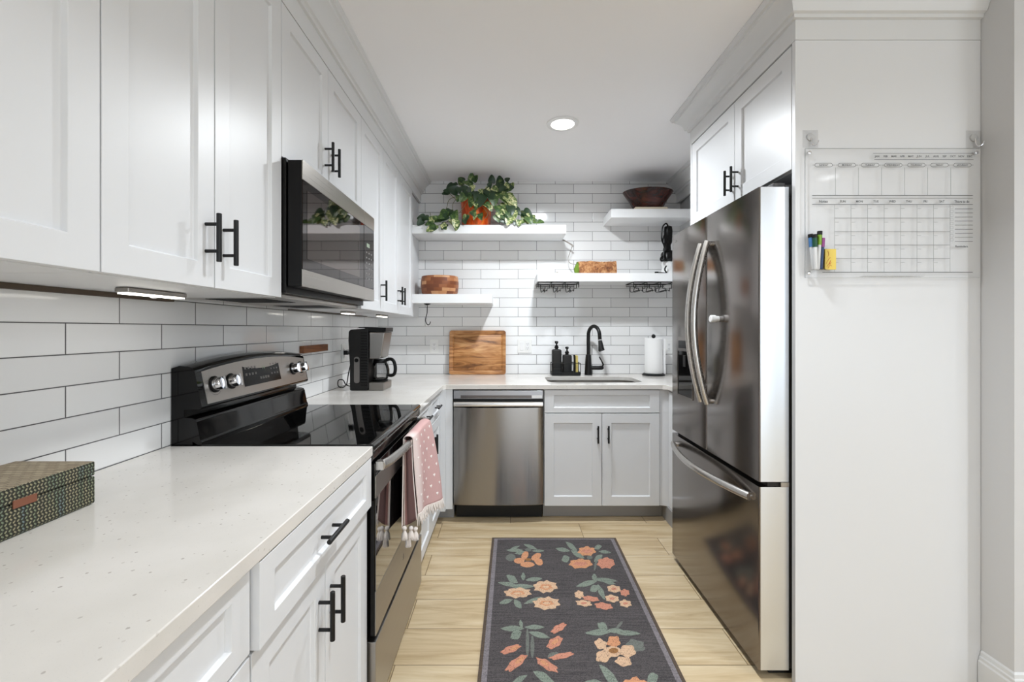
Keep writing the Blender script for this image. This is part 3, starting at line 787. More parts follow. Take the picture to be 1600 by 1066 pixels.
# ------------------------------------------------------------ microwave
mw = thing('microwave', 'over-the-range microwave with a mirrored smoked glass door', 'microwave', (-0.86, 1.787, 1.386))
W0, W1 = 1.409, 2.167
mb = MB().box(XL + 0.001, -0.703, W0, W1, 1.400, 1.8305)
mb.build('housing', 'blackplastic', mw, bevel=0.002)
bt = MB().box(XL + 0.03, -0.73, W0 + 0.004, W1 - 0.004, 1.386, 1.3995).build('bottom_plate', 'steel', mw, bevel=0.002)
for yy in (W0 + 0.06, W1 - 0.27):
    mb = MB()
    for k in range(12): mb.box(-1.0, -0.80, yy + k * 0.018, yy + 0.009 + k * 0.018, 1.3845, 1.3857)
    mb.build('grease_filter', 'softblack', bt)
md = MB().box(-0.6985, -0.6535, W0 + 0.001, 2.016, 1.421, 1.824).build('door', 'blackplastic', mw, bevel=0.003)
mc = MB().box(-0.6985, -0.6535, 2.0175, W1 - 0.001, 1.421, 1.824).build('control_panel', 'blackplastic', mw, bevel=0.002)
for par, y0, y1 in ((md, W0 + 0.001, 2.016), (mc, 2.0175, W1 - 0.001)):
    MB().box(-0.6533, -0.650, y0, y1, 1.762, 1.824).build('top_band', 'steel', par, bevel=0.001)
    MB().box(-0.6533, -0.650, y0, y1, 1.421, 1.476).build('bottom_band', 'steel', par, bevel=0.001)
MB().box(-0.6533, -0.6515, W0 + 0.004, 2.014, 1.477, 1.761).build('glass', 'mw_glass2', md)
MB().box(-0.6514, -0.6508, W0 + 0.035, 1.955, 1.513, 1.735).build('window', 'mw_glass', md)
MB().box(-0.6533, -0.6512, 2.019, W1 - 0.003, 1.477, 1.761).build('glass', 'mw_glass2', mc)
mb = MB()
def yz(y, z, w_, h_, x_=-0.6509): mb.add([(x_, y - w_, z - h_), (x_, y + w_, z - h_), (x_, y + w_, z + h_), (x_, y - w_, z + h_)], [(0, 1, 2, 3)])
yz(2.075, 1.675, 0.022, 0.009)
mb.build('clock', 'segment', mc, recalc=False)
mb = MB()
for r_ in range(6):
    for c_ in range(3): yz(2.052 + c_ * 0.036, 1.64 - r_ * 0.024, 0.008, 0.0035)
mb.build('keypad_print', 'print_grey', mc, recalc=False)

# ------------------------------------------------------------ fridge
fr = thing('refrigerator', 'dark stainless french-door refrigerator with ice dispenser and bottom freezer', 'fridge', (1.28, 2.06, 0))
F0, F1 = 1.628, 2.490
XF = 0.922
mb = MB().box(1.035, 1.62, F0 + 0.012, F1 - 0.006, 0.03, 1.775); mb.build('cabinet', 'fridge_side', fr, bevel=0.004)
MB().box(0.975, 1.60, F0 + 0.03, F1 - 0.03, 0.002, 0.029).build('base_grille', 'softblack', fr)
SPL = 2.058
def fdoor(name, y0, y1, z0, z1):
    """door with a gently rounded front; sides coloured pale for the window reflection"""
    pr = [(1.031, y0), (XF + 0.006, y0), (XF + 0.0015, y0 + 0.0015), (XF, y0 + 0.006), (XF, y1 - 0.006), (XF + 0.0015, y1 - 0.0015), (XF + 0.006, y1), (1.031, y1)]
    m_ = MB().poly_ext(pr, z0, z1, lambda a, b, c: (a, b, c))
    o = m_.build(name, ['steel_dark', 'steel_side_glare'], fr, smooth=60)
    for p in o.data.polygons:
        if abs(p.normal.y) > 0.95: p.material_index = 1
    return o
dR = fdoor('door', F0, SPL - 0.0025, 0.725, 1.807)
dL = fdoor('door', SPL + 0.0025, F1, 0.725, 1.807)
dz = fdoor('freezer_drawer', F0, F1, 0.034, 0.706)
MB().box(0.955, 1.034, F0 + 0.004, F1 - 0.004, 0.7065, 0.7245).build('door_gap', 'softblack', fr)
def arc_handle(y, z0, z1, parent, lean):
    pts = []; n = 26
    for i in range(n + 1):
        u = i / n; s_ = math.sin(PI * u)
        pts.append((XF - 0.010 - 0.062 * s_ ** 0.9, y + lean * s_, z0 + (z1 - z0) * u))
    m_ = MB().tube(pts, 0.0125, 14, flat=(1.0, 1.15))
    for u in (0, n):
        p = pts[u]; zz = p[2] + (0.012 if u == 0 else -0.012)
        m_.cyl((XF + 0.0005, p[1], zz), (XF - 0.012, p[1], zz), 0.012, 14)
    m_.build('handle', 'steel_h', parent)
arc_handle(SPL - 0.034, 0.945, 1.685, dR, 0.0)
arc_handle(SPL + 0.034, 0.945, 1.685, dL, 0.0)
pts = []
for i in range(27):
    u = i / 26; s_ = math.sin(PI * u)
    pts.append((XF - 0.010 - 0.062 * s_ ** 0.9, F0 + 0.045 + (F1 - F0 - 0.09) * u, 0.655))
m_ = MB().tube(pts, 0.0125, 14, flat=(1.1, 1.25))
for u in (0, 26):
    p = pts[u]; yy = p[1] + (0.012 if u == 0 else -0.012)
    m_.cyl((XF + 0.0005, yy, 0.655), (XF - 0.012, yy, 0.655), 0.012, 14)
m_.build('handle', 'steel_h', dz)
# ice and water dispenser
ds = MB()
y0, y1, z0, z1 = 2.205, 2.405, 0.93, 1.245
for b_ in ((y0, y0 + 0.008, z0, z1), (y1 - 0.008, y1, z0, z1), (y0 + 0.008, y1 - 0.008, z0, z0 + 0.008), (y0 + 0.008, y1 - 0.008, z1 - 0.075, z1)):
    ds.box(XF - 0.0035, XF - 0.0003, b_[0], b_[1], b_[2], b_[3])
ds = ds.build('dispenser', 'steel_dark', dL)
MB().box(XF - 0.0012, XF - 0.0004, y0 + 0.008, y1 - 0.008, z0 + 0.008, z1 - 0.075).build('dispenser_recess', 'gloss_black', dL)
MB().box(XF - 0.005, XF - 0.0036, y0 + 0.02, y1 - 0.02, z1 - 0.06, z1 - 0.02).build('dispenser_display', 'lcd', dL)
MB().box(XF - 0.006, XF - 0.0013, 2.29, 2.32, 1.09, 1.15).build('dispenser_paddle', 'blackplastic', dL)
mb = MB()
for k in range(3): mb.box(XF - 0.0006, XF - 0.0001, 2.44 - k * 0.008, 2.445 - k * 0.008, 1.762, 1.772)
mb.build('small_emblem', 'print_grey', dL)
# hinge covers
for yy in (F0 + 0.03, F1 - 0.075):
    hn = MB().box(0.985, 1.03, yy - 0.012, yy + 0.04, 1.8075, 1.828).box(1.0305, 1.10, yy - 0.01, yy + 0.035, 1.776, 1.822)
    hn.build('hinge_cover', 'fridge_side', fr, bevel=0.004)
MB().box(1.0, 1.03, F0 - 0.004, F0 + 0.02, 0.708, 0.7235).build('middle_hinge', 'steel', fr)
# white child lock knob
kn = thing('cabinet_knob', 'small white round knob stuck on the fridge door beside the handles', 'knob', (XF, 1.94, 1.33))
MB().tube([(XF - 0.0005, 1.94, 1.33), (XF - 0.014, 1.94, 1.33), (XF - 0.016, 1.94, 1.33), (XF - 0.034, 1.94, 1.33), (XF - 0.037, 1.94, 1.33)], [0.0125, 0.0125, 0.0165, 0.0165, 0.013], 24).build('knob_body', 'gloss_white', kn)

# ------------------------------------------------------------ floating shelves
SY = 3.392
tag(MB().box(-0.733, 0.448, SY, YB - 0.001, 2.016, 2.081).build('floating_shelf', 'shelf', bevel=0.0015), 'long white floating shelf at upper left, holding the orange pot', 'shelf', 'white floating shelves')
tag(MB().box(-0.733, -0.1186, SY, YB - 0.001, 1.485, 1.553).build('floating_shelf', 'shelf', bevel=0.0015), 'short white floating shelf at lower left, holding the wooden basket bowl', 'shelf', 'white floating shelves')
tag(MB().box(0.228, 1.428, SY, YB - 0.001, 1.650, 1.714).build('floating_shelf', 'shelf', bevel=0.0015), 'long white floating shelf above the sink, wire racks fixed underneath', 'shelf', 'white floating shelves')
tag(MB().box(0.792, 1.428, SY, YB - 0.001, 2.138, 2.205).build('floating_shelf', 'shelf', bevel=0.0015), 'white floating shelf at upper right, holding the dark bowl', 'shelf', 'white floating shelves')

# wooden basket bowl
bw = MB().lathe([(0.001, 0.006), (0.12, 0.006), (0.133, 0.02), (0.1405, 0.07), (0.1405, 0.10), (0.136, 0.135), (0.134, 0.146), (0.137, 0.150), (0.143, 0.147), (0.149, 0.10), (0.149, 0.07), (0.142, 0.02), (0.128, 0.001), (0.001, 0.001)][::-1], (0, 0, 0), 56)
o = bw.build('wooden_bowl', 'segbowl'); o.location = (-0.538, 3.53, 1.553); o.scale = (1, 0.85, 1)
tag(o, 'round deep bowl of brown wood segments on the lower left shelf', 'bowl')
# dark shallow bowl on a cream board
o = tag(MB().box(0.985, 1.235, 3.42, 3.64, 2.206, 2.228).build('serving_board', 'cream', bevel=0.003), 'small cream board lying under the dark bowl', 'board')
pr = [(0.001, 0.0), (0.105, 0.0), (0.112, 0.004), (0.15, 0.06), (0.193, 0.110), (0.196, 0.116), (0.191, 0.118), (0.145, 0.07), (0.10, 0.016), (0.001, 0.012)]
o = MB().lathe(pr, (0, 0, 0), 56).build('dark_bowl', 'dark_bowl'); o.location = (1.11, 3.515, 2.2285); o.scale = (1, 0.72, 1.2)
tag(o, 'wide dark brown wooden bowl on the upper right shelf', 'bowl')

# split log
vs = []; fs = []; n = 34; k = 18
for i in range(n + 1):
    u = i / n
    for j in range(k):
        a = 2 * PI * j / k
        r_ = 0.066 + 0.004 * math.sin(3 * a + 2) + 0.003 * math.sin(9 * u + 5 * a) + R.uniform(-0.0032, 0.0032)
        z_ = r_ * math.sin(a); z_ = max(z_, -0.0425); z_ = min(z_, 0.062 + 0.003 * math.sin(8 * u))
        vs.append((-0.148 + 0.296 * u, 0.9 * r_ * math.cos(a), z_ + 0.0425))
for i in range(n):
    for j in range(k): fs.append((i * k + j, i * k + (j + 1) % k, (i + 1) * k + (j + 1) % k, (i + 1) * k + j))
fs += [tuple(range(k)), tuple(n * k + j for j in range(k))[::-1]]
lg = thing('log_ornament', 'halved log with rough bark and a green end, on the shelf above the sink', 'ornament', (0.705, 3.52, 1.715))
MB().add([(a + 0.705, b + 3.52, c + 1.715) for a, b, c in vs], fs).build('bark', 'log', lg, smooth=50)
mb = MB().lathe([(0.001, 0), (0.049, 0.0), (0.052, 0.004), (0.05, 0.008), (0.001, 0.010)], (0, 0, 0), 24, tf=lambda a, b, c: (0.556 - c + 0.0, 3.52 + a * 0.93, 1.715 + 0.052 + b * 1.0))
mb.tube([(0.565, 3.495, 1.805), (0.553, 3.49, 1.785), (0.545, 3.485, 1.75), (0.543, 3.485, 1.725)], [0.004, 0.02, 0.026, 0.018], 12)
mb.build('green_end', 'moss', lg)
# thin loose cord between the shelves
pts = [(0.446, 3.62, 2.014), (0.47, 3.6, 1.995), (0.52, 3.6, 1.965), (0.522, 3.61, 1.95), (0.505, 3.62, 1.90), (0.495, 3.62, 1.86), (0.505, 3.61, 1.825), (0.545, 3.57, 1.805), (0.575, 3.54, 1.80)]
def smooth_pts(pts, n=5):
    out = []
    P = [Vector(p) for p in pts]
    for i in range(len(P) - 1):
        p0 = P[max(i - 1, 0)]; p1 = P[i]; p2 = P[i + 1]; p3 = P[min(i + 2, len(P) - 1)]
        for q in range(n):
            t = q / n
            out.append(0.5 * ((2 * p1) + (-p0 + p2) * t + (2 * p0 - 5 * p1 + 4 * p2 - p3) * t * t + (-p0 + 3 * p1 - 3 * p2 + p3) * t ** 3))
    out.append(P[-1]); return out
tag(MB().tube(smooth_pts(pts), 0.0028, 8).tube([tuple(Vector(p) + Vector((0.008, 0, 0.002))) for p in smooth_pts(pts[:4])], 0.0028, 8).build('thin_cord', 'cord'), 'thin grey cord dangling from the upper left shelf down to the log', 'cord')
# small clip on the shelf
tag(MB().poly_ext([(-0.035, 0), (0.035, 0), (0.012, 0.006), (0.004, 0.016), (-0.006, 0.016), (-0.012, 0.006)], 3.44, 3.455, lambda a, b, c: (0.385 + a, c, 1.7145 + b)).build('metal_clip', 'steel', bevel=0.001),
    'small grey metal clip lying on the left end of the shelf above the sink', 'clip')

# wire racks under the shelf (stemware hangers)
def rack(cx, label):
    t_ = thing('wire_rack', label, 'rack', (cx, 3.5, 1.65), 'wire racks under the shelf')
    w_ = 0.155; z0 = 1.6485
    r_ = 0.0036; mb = MB()
    for yy in (3.40, 3.62):
        mb.tube([(cx - w_, yy, z0 - r_), (cx + w_, yy, z0 - r_)], r_, 8)
        mb.tube([(cx - w_, yy, z0 - 0.018), (cx + w_, yy, z0 - 0.018)], r_, 8)
    for q in (-1, -0.34, 0.34, 1):
        mb.tube([(cx + q * w_, 3.40, z0 - r_), (cx + q * w_, 3.62, z0 - r_)], r_, 8)
        mb.tube([(cx + q * w_, 3.40, z0 - r_), (cx + q * w_, 3.40, z0 - 0.045)], r_, 8)
    mb.build('frame', 'black', t_)
    for q in (-0.66, 0.0, 0.66):
        mb = MB()
        for s_ in (-1, 1):
            x0 = cx + q * w_
            mb.tube(smooth_pts([(x0 + s_ * 0.034, 3.40, z0 - 0.018), (x0 + s_ * 0.034, 3.40, z0 - 0.05), (x0 + s_ * 0.018, 3.398, z0 - 0.05), (x0 + s_ * 0.012, 3.392, z0 - 0.074), (x0 + s_ * 0.010, 3.42, z0 - 0.062), (x0 + s_ * 0.012, 3.62, z0 - 0.062), (x0 + s_ * 0.02, 3.62, z0 - 0.018)], 4), r_ * 0.9, 8)
        mb.build('hanging_rail', 'black', t_)
rack(0.390, 'black wire glass rack under the left end of the shelf above the sink')
rack(1.12, 'black wire glass rack under the right end of the shelf, near the fridge')

# hook below left shelf
hk = MB().lathe([(0.001, 0), (0.028, -0.001), (0.024, -0.005), (0.006, -0.012), (0.001, -0.013)], (-0.628, 3.47, 1.4845), 20)
hk.tube(smooth_pts([(-0.628, 3.47, 1.475), (-0.628, 3.47, 1.42), (-0.636, 3.47, 1.38), (-0.640, 3.47, 1.352), (-0.630, 3.47, 1.326), (-0.618, 3.47, 1.318), (-0.606, 3.47, 1.330), (-0.603, 3.47, 1.345)]), 0.0032, 8)
tag(hk.build('hanging_hook', 'black'), 'thin black metal hook hanging under the lower left shelf', 'hook')

# appliance with a coiled cord, half hidden by the fridge
ap = thing('hand_blender', 'black and white corded hand blender standing on the shelf beside the fridge', 'appliance', (1.27, 3.54, 1.715))
MB().lathe([(0.055, 0.001), (0.06, 0.01), (0.045, 0.06), (0.052, 0.085), (0.052, 0.095), (0.03, 0.11)], (1.28, 3.54, 1.715), 28).build('cup', 'gloss_white', ap)
MB().lathe([(0.034, 0.111), (0.056, 0.125), (0.056, 0.17), (0.046, 0.185), (0.022, 0.20), (0.02, 0.24), (0.03, 0.26), (0.034, 0.35), (0.03, 0.385), (0.01, 0.395)], (1.28, 3.54, 1.715), 24).build('motor_grip', 'blackplastic', ap)
mb = MB()
mb.tube(smooth_pts([(1.222, 3.49, 1.86), (1.20, 3.48, 1.84), (1.205, 3.48, 1.82), (1.225, 3.48, 1.83), (1.225, 3.485, 1.88), (1.235, 3.49, 1.93), (1.215, 3.49, 1.98), (1.212, 3.49, 2.03), (1.22, 3.49, 2.09), (1.245, 3.49, 2.115), (1.26, 3.49, 2.09), (1.262, 3.49, 2.0), (1.24, 3.49, 1.95), (1.225, 3.49, 1.90)]), 0.0062, 8)
mb.tube(smooth_pts([(1.23, 3.485, 1.93), (1.218, 3.48, 1.975), (1.228, 3.48, 2.02), (1.236, 3.485, 1.98), (1.228, 3.487, 1.94)]), 0.005, 8)
mb.tube(smooth_pts([(1.24, 3.47, 1.78), (1.225, 3.46, 1.75), (1.235, 3.455, 1.722), (1.20, 3.45, 1.722), (1.165, 3.45, 1.7225)]), 0.006, 8)
mb.box(1.145, 1.17, 3.442, 3.458, 1.7155, 1.731)
mb.build('cord', 'blackplastic', ap)

# ------------------------------------------------------------ outlets
def outlet(tf, a, b, label, gang=1):
    w_ = 0.035 if gang == 1 else 0.058
    t_ = thing('outlet_cover', label, 'outlet', tf(a, b, 0), 'white wall outlets')
    MB().box(a - w_, a + w_, b - 0.0575, b + 0.0575, 0.0006, 0.006, 0, tf).build('plate', 'outlet', t_, bevel=0.002)
    for i in range(gang):
        ca = a if gang == 1 else a + (i - 0.5) * 0.046
        f_ = MB().box(ca - 0.0165, ca + 0.0165, b - 0.033, b + 0.033, 0.0062, 0.0085, 0, tf).build('receptacle' if (gang == 1 or i) else 'rocker_switch', 'gloss_white', t_, bevel=0.001)
        if gang == 1 or i:
            m_ = MB()
            for q in (-0.017, 0.017):
                m_.box(ca - 0.007, ca - 0.005, b + q - 0.002, b + q + 0.006, 0.0086, 0.009, 0, tf).box(ca + 0.005, ca + 0.007, b + q - 0.002, b + q + 0.006, 0.0086, 0.009, 0, tf).box(ca - 0.002, ca + 0.002, b + q - 0.011, b + q - 0.007, 0.0086, 0.009, 0, tf)
            m_.build('slots', 'outlet_slot', f_)
    return t_
outlet(TB(YB), -0.607, 1.142, 'white single outlet on the back wall, left of the cutting board')
outlet(TB(YB), 0.142, 1.145, 'white double plate with switch and outlet, right of the cutting board', 2)
outlet(TB(YB), 1.335, 1.14, 'white outlet in the corner behind the paper towels, half hidden')
outlet(TL(XL), 2.90, 1.13, 'white outlet on the left wall behind the coffee maker')

# wooden magnetic block on left wall
wb = thing('key_rack', 'small brown wooden block mounted on the tiles above the range', 'wall block', (XL, 2.45, 1.18))
MB().box(XL + 0.001, XL + 0.024, 2.29, 2.60, 1.160, 1.198).build('block', 'block_wood', wb, bevel=0.001)

# ------------------------------------------------------------ under cabinet lights
def ucl(y0, y1, x_, label):
    t_ = thing('under_cabinet_light', label, 'light', (x_, (y0 + y1) / 2, ULB), 'under-cabinet light bars')
    MB().box(x_ - 0.017, x_ + 0.017, y0, y1, ULB - 0.013, ULB - 0.001).build('housing', 'steel', t_, bevel=0.003)
    mb = MB().box(x_ - 0.013, x_ + 0.013, y0 + 0.004, y1 - 0.004, ULB - 0.0165, ULB - 0.0132)
    mb.build('diffuser', 'led', t_, bevel=0.001)
    MB().lathe([(0.008, -0.0168), (0.007, -0.0195), (0.004, -0.021), (0.0005, -0.0215)], (x_, (y0 + y1) / 2, ULB), 16).build('sensor', 'gloss_white', t_)
ucl(1.035, 1.225, -0.90, 'lit silver light bar under the tall wall cabinet left of the microwave')
ucl(0.55, 0.74, -0.90, 'silver light bar under the nearest wall cabinet, outside the left edge')
ucl(2.38, 2.53, -0.88, 'small lit light bar under the narrow cabinet right after the microwave')
ucl(2.92, 3.10, -0.85, 'small lit light bar under the far corner wall cabinet')
# ------------------------------------------------------------ cutting board (leaning)
t_ = thing('cutting_board', 'large rectangular wooden cutting board leaning against the backsplash', 'cutting board', (-0.245, 3.625, 0.916))
def LB(a, b, c):          # a along x, b up the board, c towards the camera
    return (a, 3.632 + 0.105 * b - c, 0.9165 + 0.9945 * b)
outer = rrect(-0.476, -0.014, 0.0, 0.36, 0.02, 6)
i1 = rrect(-0.450, -0.040, 0.026, 0.334, 0.012, 6); i2 = rrect(-0.443, -0.047, 0.033, 0.327, 0.009, 6); i3 = rrect(-0.436, -0.054, 0.04, 0.32, 0.006, 6)
n = len(outer); TH = 0.022
lay = [(outer, 0.0), (outer, TH), (i1, TH), (i2, TH - 0.006), (i3, TH)]
vs = []; fs = []
for pl, c in lay: vs += [LB(a, b, c) for a, b in pl]
for i in range(4):
    for k in range(n): fs.append((i * n + k, i * n + (k + 1) % n, (i + 1) * n + (k + 1) % n, (i + 1) * n + k))
fs += [tuple(range(n))[::-1], tuple(4 * n + k for k in range(n))]
MB().add(vs, fs).build('board', 'acacia', t_, smooth=50)

# soap caddy
t_ = thing('sink_caddy', 'black wire sink caddy tray beside the faucet', 'caddy', (0.46, 3.57, 0.916))
cx0, cx1, cy0, cy1, cz = 0.352, 0.578, 3.515, 3.625, 0.9165
mb = MB().box(cx0, cx1, cy0, cy1, cz, cz + 0.006)
for a, b, c, d in ((cx0, cx1, cy0, cy0 + 0.003), (cx0, cx1, cy1 - 0.003, cy1), (cx0, cx0 + 0.003, cy0 + 0.003, cy1 - 0.003), (cx1 - 0.003, cx1, cy0 + 0.003, cy1 - 0.003)): mb.box(a, b, c, d, cz + 0.006, cz + 0.028)
mb.build('tray', 'softblack', t_, bevel=0.001)
mb = MB()
zt = cz + 0.098
mb.tube([(cx0, cy0, zt), (cx1, cy0, zt), (cx1, cy1, zt), (cx0, cy1, zt)], 0.003, 8, closed=True)
for a, b in ((cx0, cy0), (cx1, cy0), (cx1, cy1), (cx0, cy1), (0.52, cy0), (0.43, cy0)): mb.tube([(a, b, cz + 0.01), (a, b, zt)], 0.003, 8)
mb.tube([(0.43, cy0, cz + 0.055), (0.352, cy0, cz + 0.055)], 0.003, 8)
mb.build('wire_rail', 'softblack', t_)
def bottle(x, w_, h, ph, label):
    t_ = thing('soap_dispenser', label, 'soap bottle', (x, 3.57, cz + 0.0065), 'black soap bottles in the sink caddy')
    z = cz + 0.0065; hw = w_ / 2
    vs = []; fs = []
    lays = [(hw, 0), (hw, h - 0.008), (hw - 0.004, h), (0.014, h + 0.004), (0.012, h + 0.012)]
    for r_, zz in lays:
        rr_ = min(0.009, r_ * 0.4) if r_ > 0.02 else r_ * 0.9
        vs += [(x + a, 3.57 + b, z + zz) for a, b in rrect(-r_, r_, -r_ * 0.95, r_ * 0.95, rr_, 4)]
    n = len(vs) // len(lays)
    for i in range(len(lays) - 1):
        for k in range(n): fs.append((i * n + k, i * n + (k + 1) % n, (i + 1) * n + (k + 1) % n, (i + 1) * n + k))
    fs += [tuple(range(n))[::-1], tuple((len(lays) - 1) * n + k for k in range(n))]
    MB().add(vs, fs).build('bottle', 'softblack', t_)
    m_ = MB().lathe([(0.017, h + 0.0125), (0.017, h + 0.02), (0.011, h + 0.032), (0.006, h + 0.036), (0.006, h + 0.046), (0.013, h + 0.05), (0.014, h + ph - 0.004), (0.011, h + ph)], (x, 3.57, z), 20)
    m_.tube([(x, 3.57, z + h + ph - 0.009), (x, 3.54, z + h + ph - 0.009), (x, 3.522, z + h + ph - 0.014)], 0.005, 10)
    m_.build('pump', 'blackplastic', t_)
bottle(0.394, 0.074, 0.198, 0.068, 'taller square black soap dispenser at the left of the sink caddy')
bottle(0.478, 0.070, 0.155, 0.066, 'shorter square black soap dispenser in the middle of the sink caddy')
sp = MB().box(0.545, 0.562, 3.535, 3.60, cz + 0.0068, cz + 0.158)
M['sponge'] = new_mat('yellow_sponge', (206, 186, 110), 0.95)
tag(sp.build('sponge', 'sponge', bevel=0.004), 'yellow sponge standing at the right end of the sink caddy', 'sponge')
tag(MB().tube([(0.535, 3.55, cz + 0.007), (0.536, 3.55, cz + 0.09), (0.533, 3.55, cz + 0.165)], [0.007, 0.006, 0.007], 12).build('dish_brush', 'blackplastic'), 'thin black brush handle in front of the yellow sponge', 'brush')

# paper towels
t_ = thing('paper_towel_holder', 'black upright paper towel holder with a ball tip near the fridge', 'holder', (1.17, 3.56, 0.916))
mb = MB().lathe([(0.088, 0.0), (0.088, 0.008), (0.082, 0.014), (0.01, 0.016), (0.006, 0.02), (0.006, 0.30)], (1.172, 3.565, 0.9162), 40)
mb.build('stand', 'black', t_)
MB().sphere((1.172, 3.565, 1.228), 0.0165).build('ball_tip', 'black', t_)
rl = MB().lathe([(0.02, 0.0), (0.068, 0.0), (0.07, 0.003), (0.0695, 0.14), (0.0705, 0.277), (0.068, 0.28), (0.02, 0.28), (0.02, 0.0)], (1.172, 3.565, 0.9325), 48)
rl.poly_ext([(0.0, 0.0), (0.004, 0.0), (0.004, 0.278), (0.0, 0.278)], 0.0, 0.05, lambda a, b, c: (1.241 + a, 3.545 - c * 0.9, 0.933 + b))
tag(rl.build('paper_towel_roll', 'paper'), 'white roll of paper towels on the black upright holder', 'paper towel')

# ------------------------------------------------------------ coffee maker
M['strip_grey'] = new_mat('warm_grey_strip', (104, 100, 97), 0.4)
cm = thing('coffee_maker', 'black drip coffee maker with a steel front and glass carafe', 'coffee maker', (-0.85, 2.76, 0.916))
Z = 0.9162
Y0c, Y1c = 2.665, 2.845
tw = MB().poly_ext([(-0.948, 0.0), (-0.84, 0.0), (-0.835, 0.03), (-0.835, 0.375), (-0.945, 0.366), (-0.955, 0.355), (-0.957, 0.30), (-0.948, 0.15)], Y0c, Y1c, lambda a, b, c: (a, c, Z + b))
tw = tw.build('water_tank', 'softblack', cm, bevel=0.008, segs=3)
mb = MB()
for k in range(20): mb.box(-0.880, -0.838, Y0c - 0.0015, Y0c + 0.001, Z + 0.03 + k * 0.0165, Z + 0.037 + k * 0.0165)
mb.build('cooling_ribs', 'blackplastic', tw)
mb = MB().poly_ext(rrect(-0.920, -0.888, 0.045, 0.203, 0.014, 6), Y0c - 0.004, Y0c - 0.0004, lambda a, b, c: (a, c, Z + b))
mb.build('side_strip', 'strip_grey', tw)
mb = MB().tube([(-0.904, Y0c - 0.009, Z + 0.182), (-0.904, Y0c - 0.0042, Z + 0.182)], 0.012, 20)
mb.build('button', 'blackplastic', tw)
M['steel_band'] = metal_brushed('coffee_steel', (150, 146, 142), 0.3, 'z')
MB().poly_ext([(-0.834, 0.0), (-0.742, 0.0), (-0.740, 0.044), (-0.745, 0.048), (-0.834, 0.048)], Y0c + 0.004, Y1c - 0.004, lambda a, b, c: (a, c, Z + b)).build('base', 'steel_band', cm, bevel=0.004)
MB().lathe([(0.001, 0), (0.046, 0.0), (0.047, 0.008), (0.042, 0.01), (0.001, 0.01)], (-0.788, 2.755, Z + 0.0485), 30).build('warming_plate', 'blackplastic', cm)
MB().poly_ext([(-0.834, 0.19), (-0.772, 0.19), (-0.760, 0.203), (-0.737, 0.352), (-0.834, 0.352)], Y0c + 0.006, Y1c - 0.006, lambda a, b, c: (a, c, Z + b)).build('brew_head', 'steel_band', cm, bevel=0.008, segs=3)
MB().poly_ext([(-0.90, 0.3755), (-0.86, 0.3755), (-0.834, 0.353), (-0.733, 0.353), (-0.731, 0.379), (-0.86, 0.383), (-0.895, 0.381)], Y0c + 0.004, Y1c - 0.004, lambda a, b, c: (a, c, Z + b)).build('lid', 'blackplastic', cm, bevel=0.003)
ca = thing('coffee_carafe', 'glass coffee carafe with a black handle under the brew head', 'carafe', (-0.79, 2.755, Z + 0.059))
cc = (-0.79, 2.755, Z + 0.0588)
MB().lathe([(0.001, 0.0), (0.040, 0.0), (0.049, 0.006), (0.056, 0.035), (0.056, 0.06), (0.049, 0.088), (0.040, 0.104)], cc, 40).build('glass_body', 'carafe', ca)
MB().lathe([(0.0405, 0.101), (0.0415, 0.104), (0.0415, 0.116), (0.036, 0.124), (0.001, 0.126)], cc, 32).build('carafe_lid', 'blackplastic', ca)
MB().tube(smooth_pts([(-0.752, 2.752, Z + 0.178), (-0.725, 2.75, Z + 0.184), (-0.705, 2.748, Z + 0.172), (-0.695, 2.747, Z + 0.14), (-0.695, 2.747, Z + 0.11), (-0.702, 2.748, Z + 0.09), (-0.72, 2.75, Z + 0.082), (-0.734, 2.751, Z + 0.084)]), 0.0105, 12, flat=(1.0, 1.0)).build('handle', 'blackplastic', ca)
pl = MB().box(XL + 0.0095, XL + 0.036, 2.885, 2.915, 1.118, 1.145)
pl.tube(smooth_pts([(XL + 0.035, 2.90, 1.131), (XL + 0.06, 2.89, 1.10), (XL + 0.05, 2.86, 1.0), (XL + 0.06, 2.80, 0.94), (XL + 0.055, 2.74, 0.925), (XL + 0.045, 2.70, 0.94), (XL + 0.05, 2.69, 0.975), (XL + 0.075, 2.70, 0.975), (XL + 0.085, 2.72, 0.945), (XL + 0.11, 2.75, 0.93), (XL + 0.118, 2.76, 0.93)]), 0.0032, 8)
pl.build('power_cord', 'blackplastic', cm)

# ------------------------------------------------------------ woven box
wbx = thing('woven_box', 'lidded woven box in green and tan fabric on the near worktop', 'box', (-0.96, 0.78, 0.916))
BX0, BX1, BY0, BY1 = -1.045, -0.876, 0.62, 0.944
MB().box(BX0, BX1, BY0, BY1, 0.9165, 0.9735).build('box_base', 'weave', wbx, bevel=0.003)
ld = MB().box(BX0, BX1, BY0, BY1, 0.975, 1.005)
ld.m = [1 if i == 1 else 0 for i in range(6)]
ld = ld.build('lid', ['weave', 'weave_top'], wbx, bevel=0.003)
MB().box(BX1 + 0.0003, BX1 + 0.003, 0.785, 0.825, 0.966, 0.981).build('leather_tab', 'leather', ld, bevel=0.001)

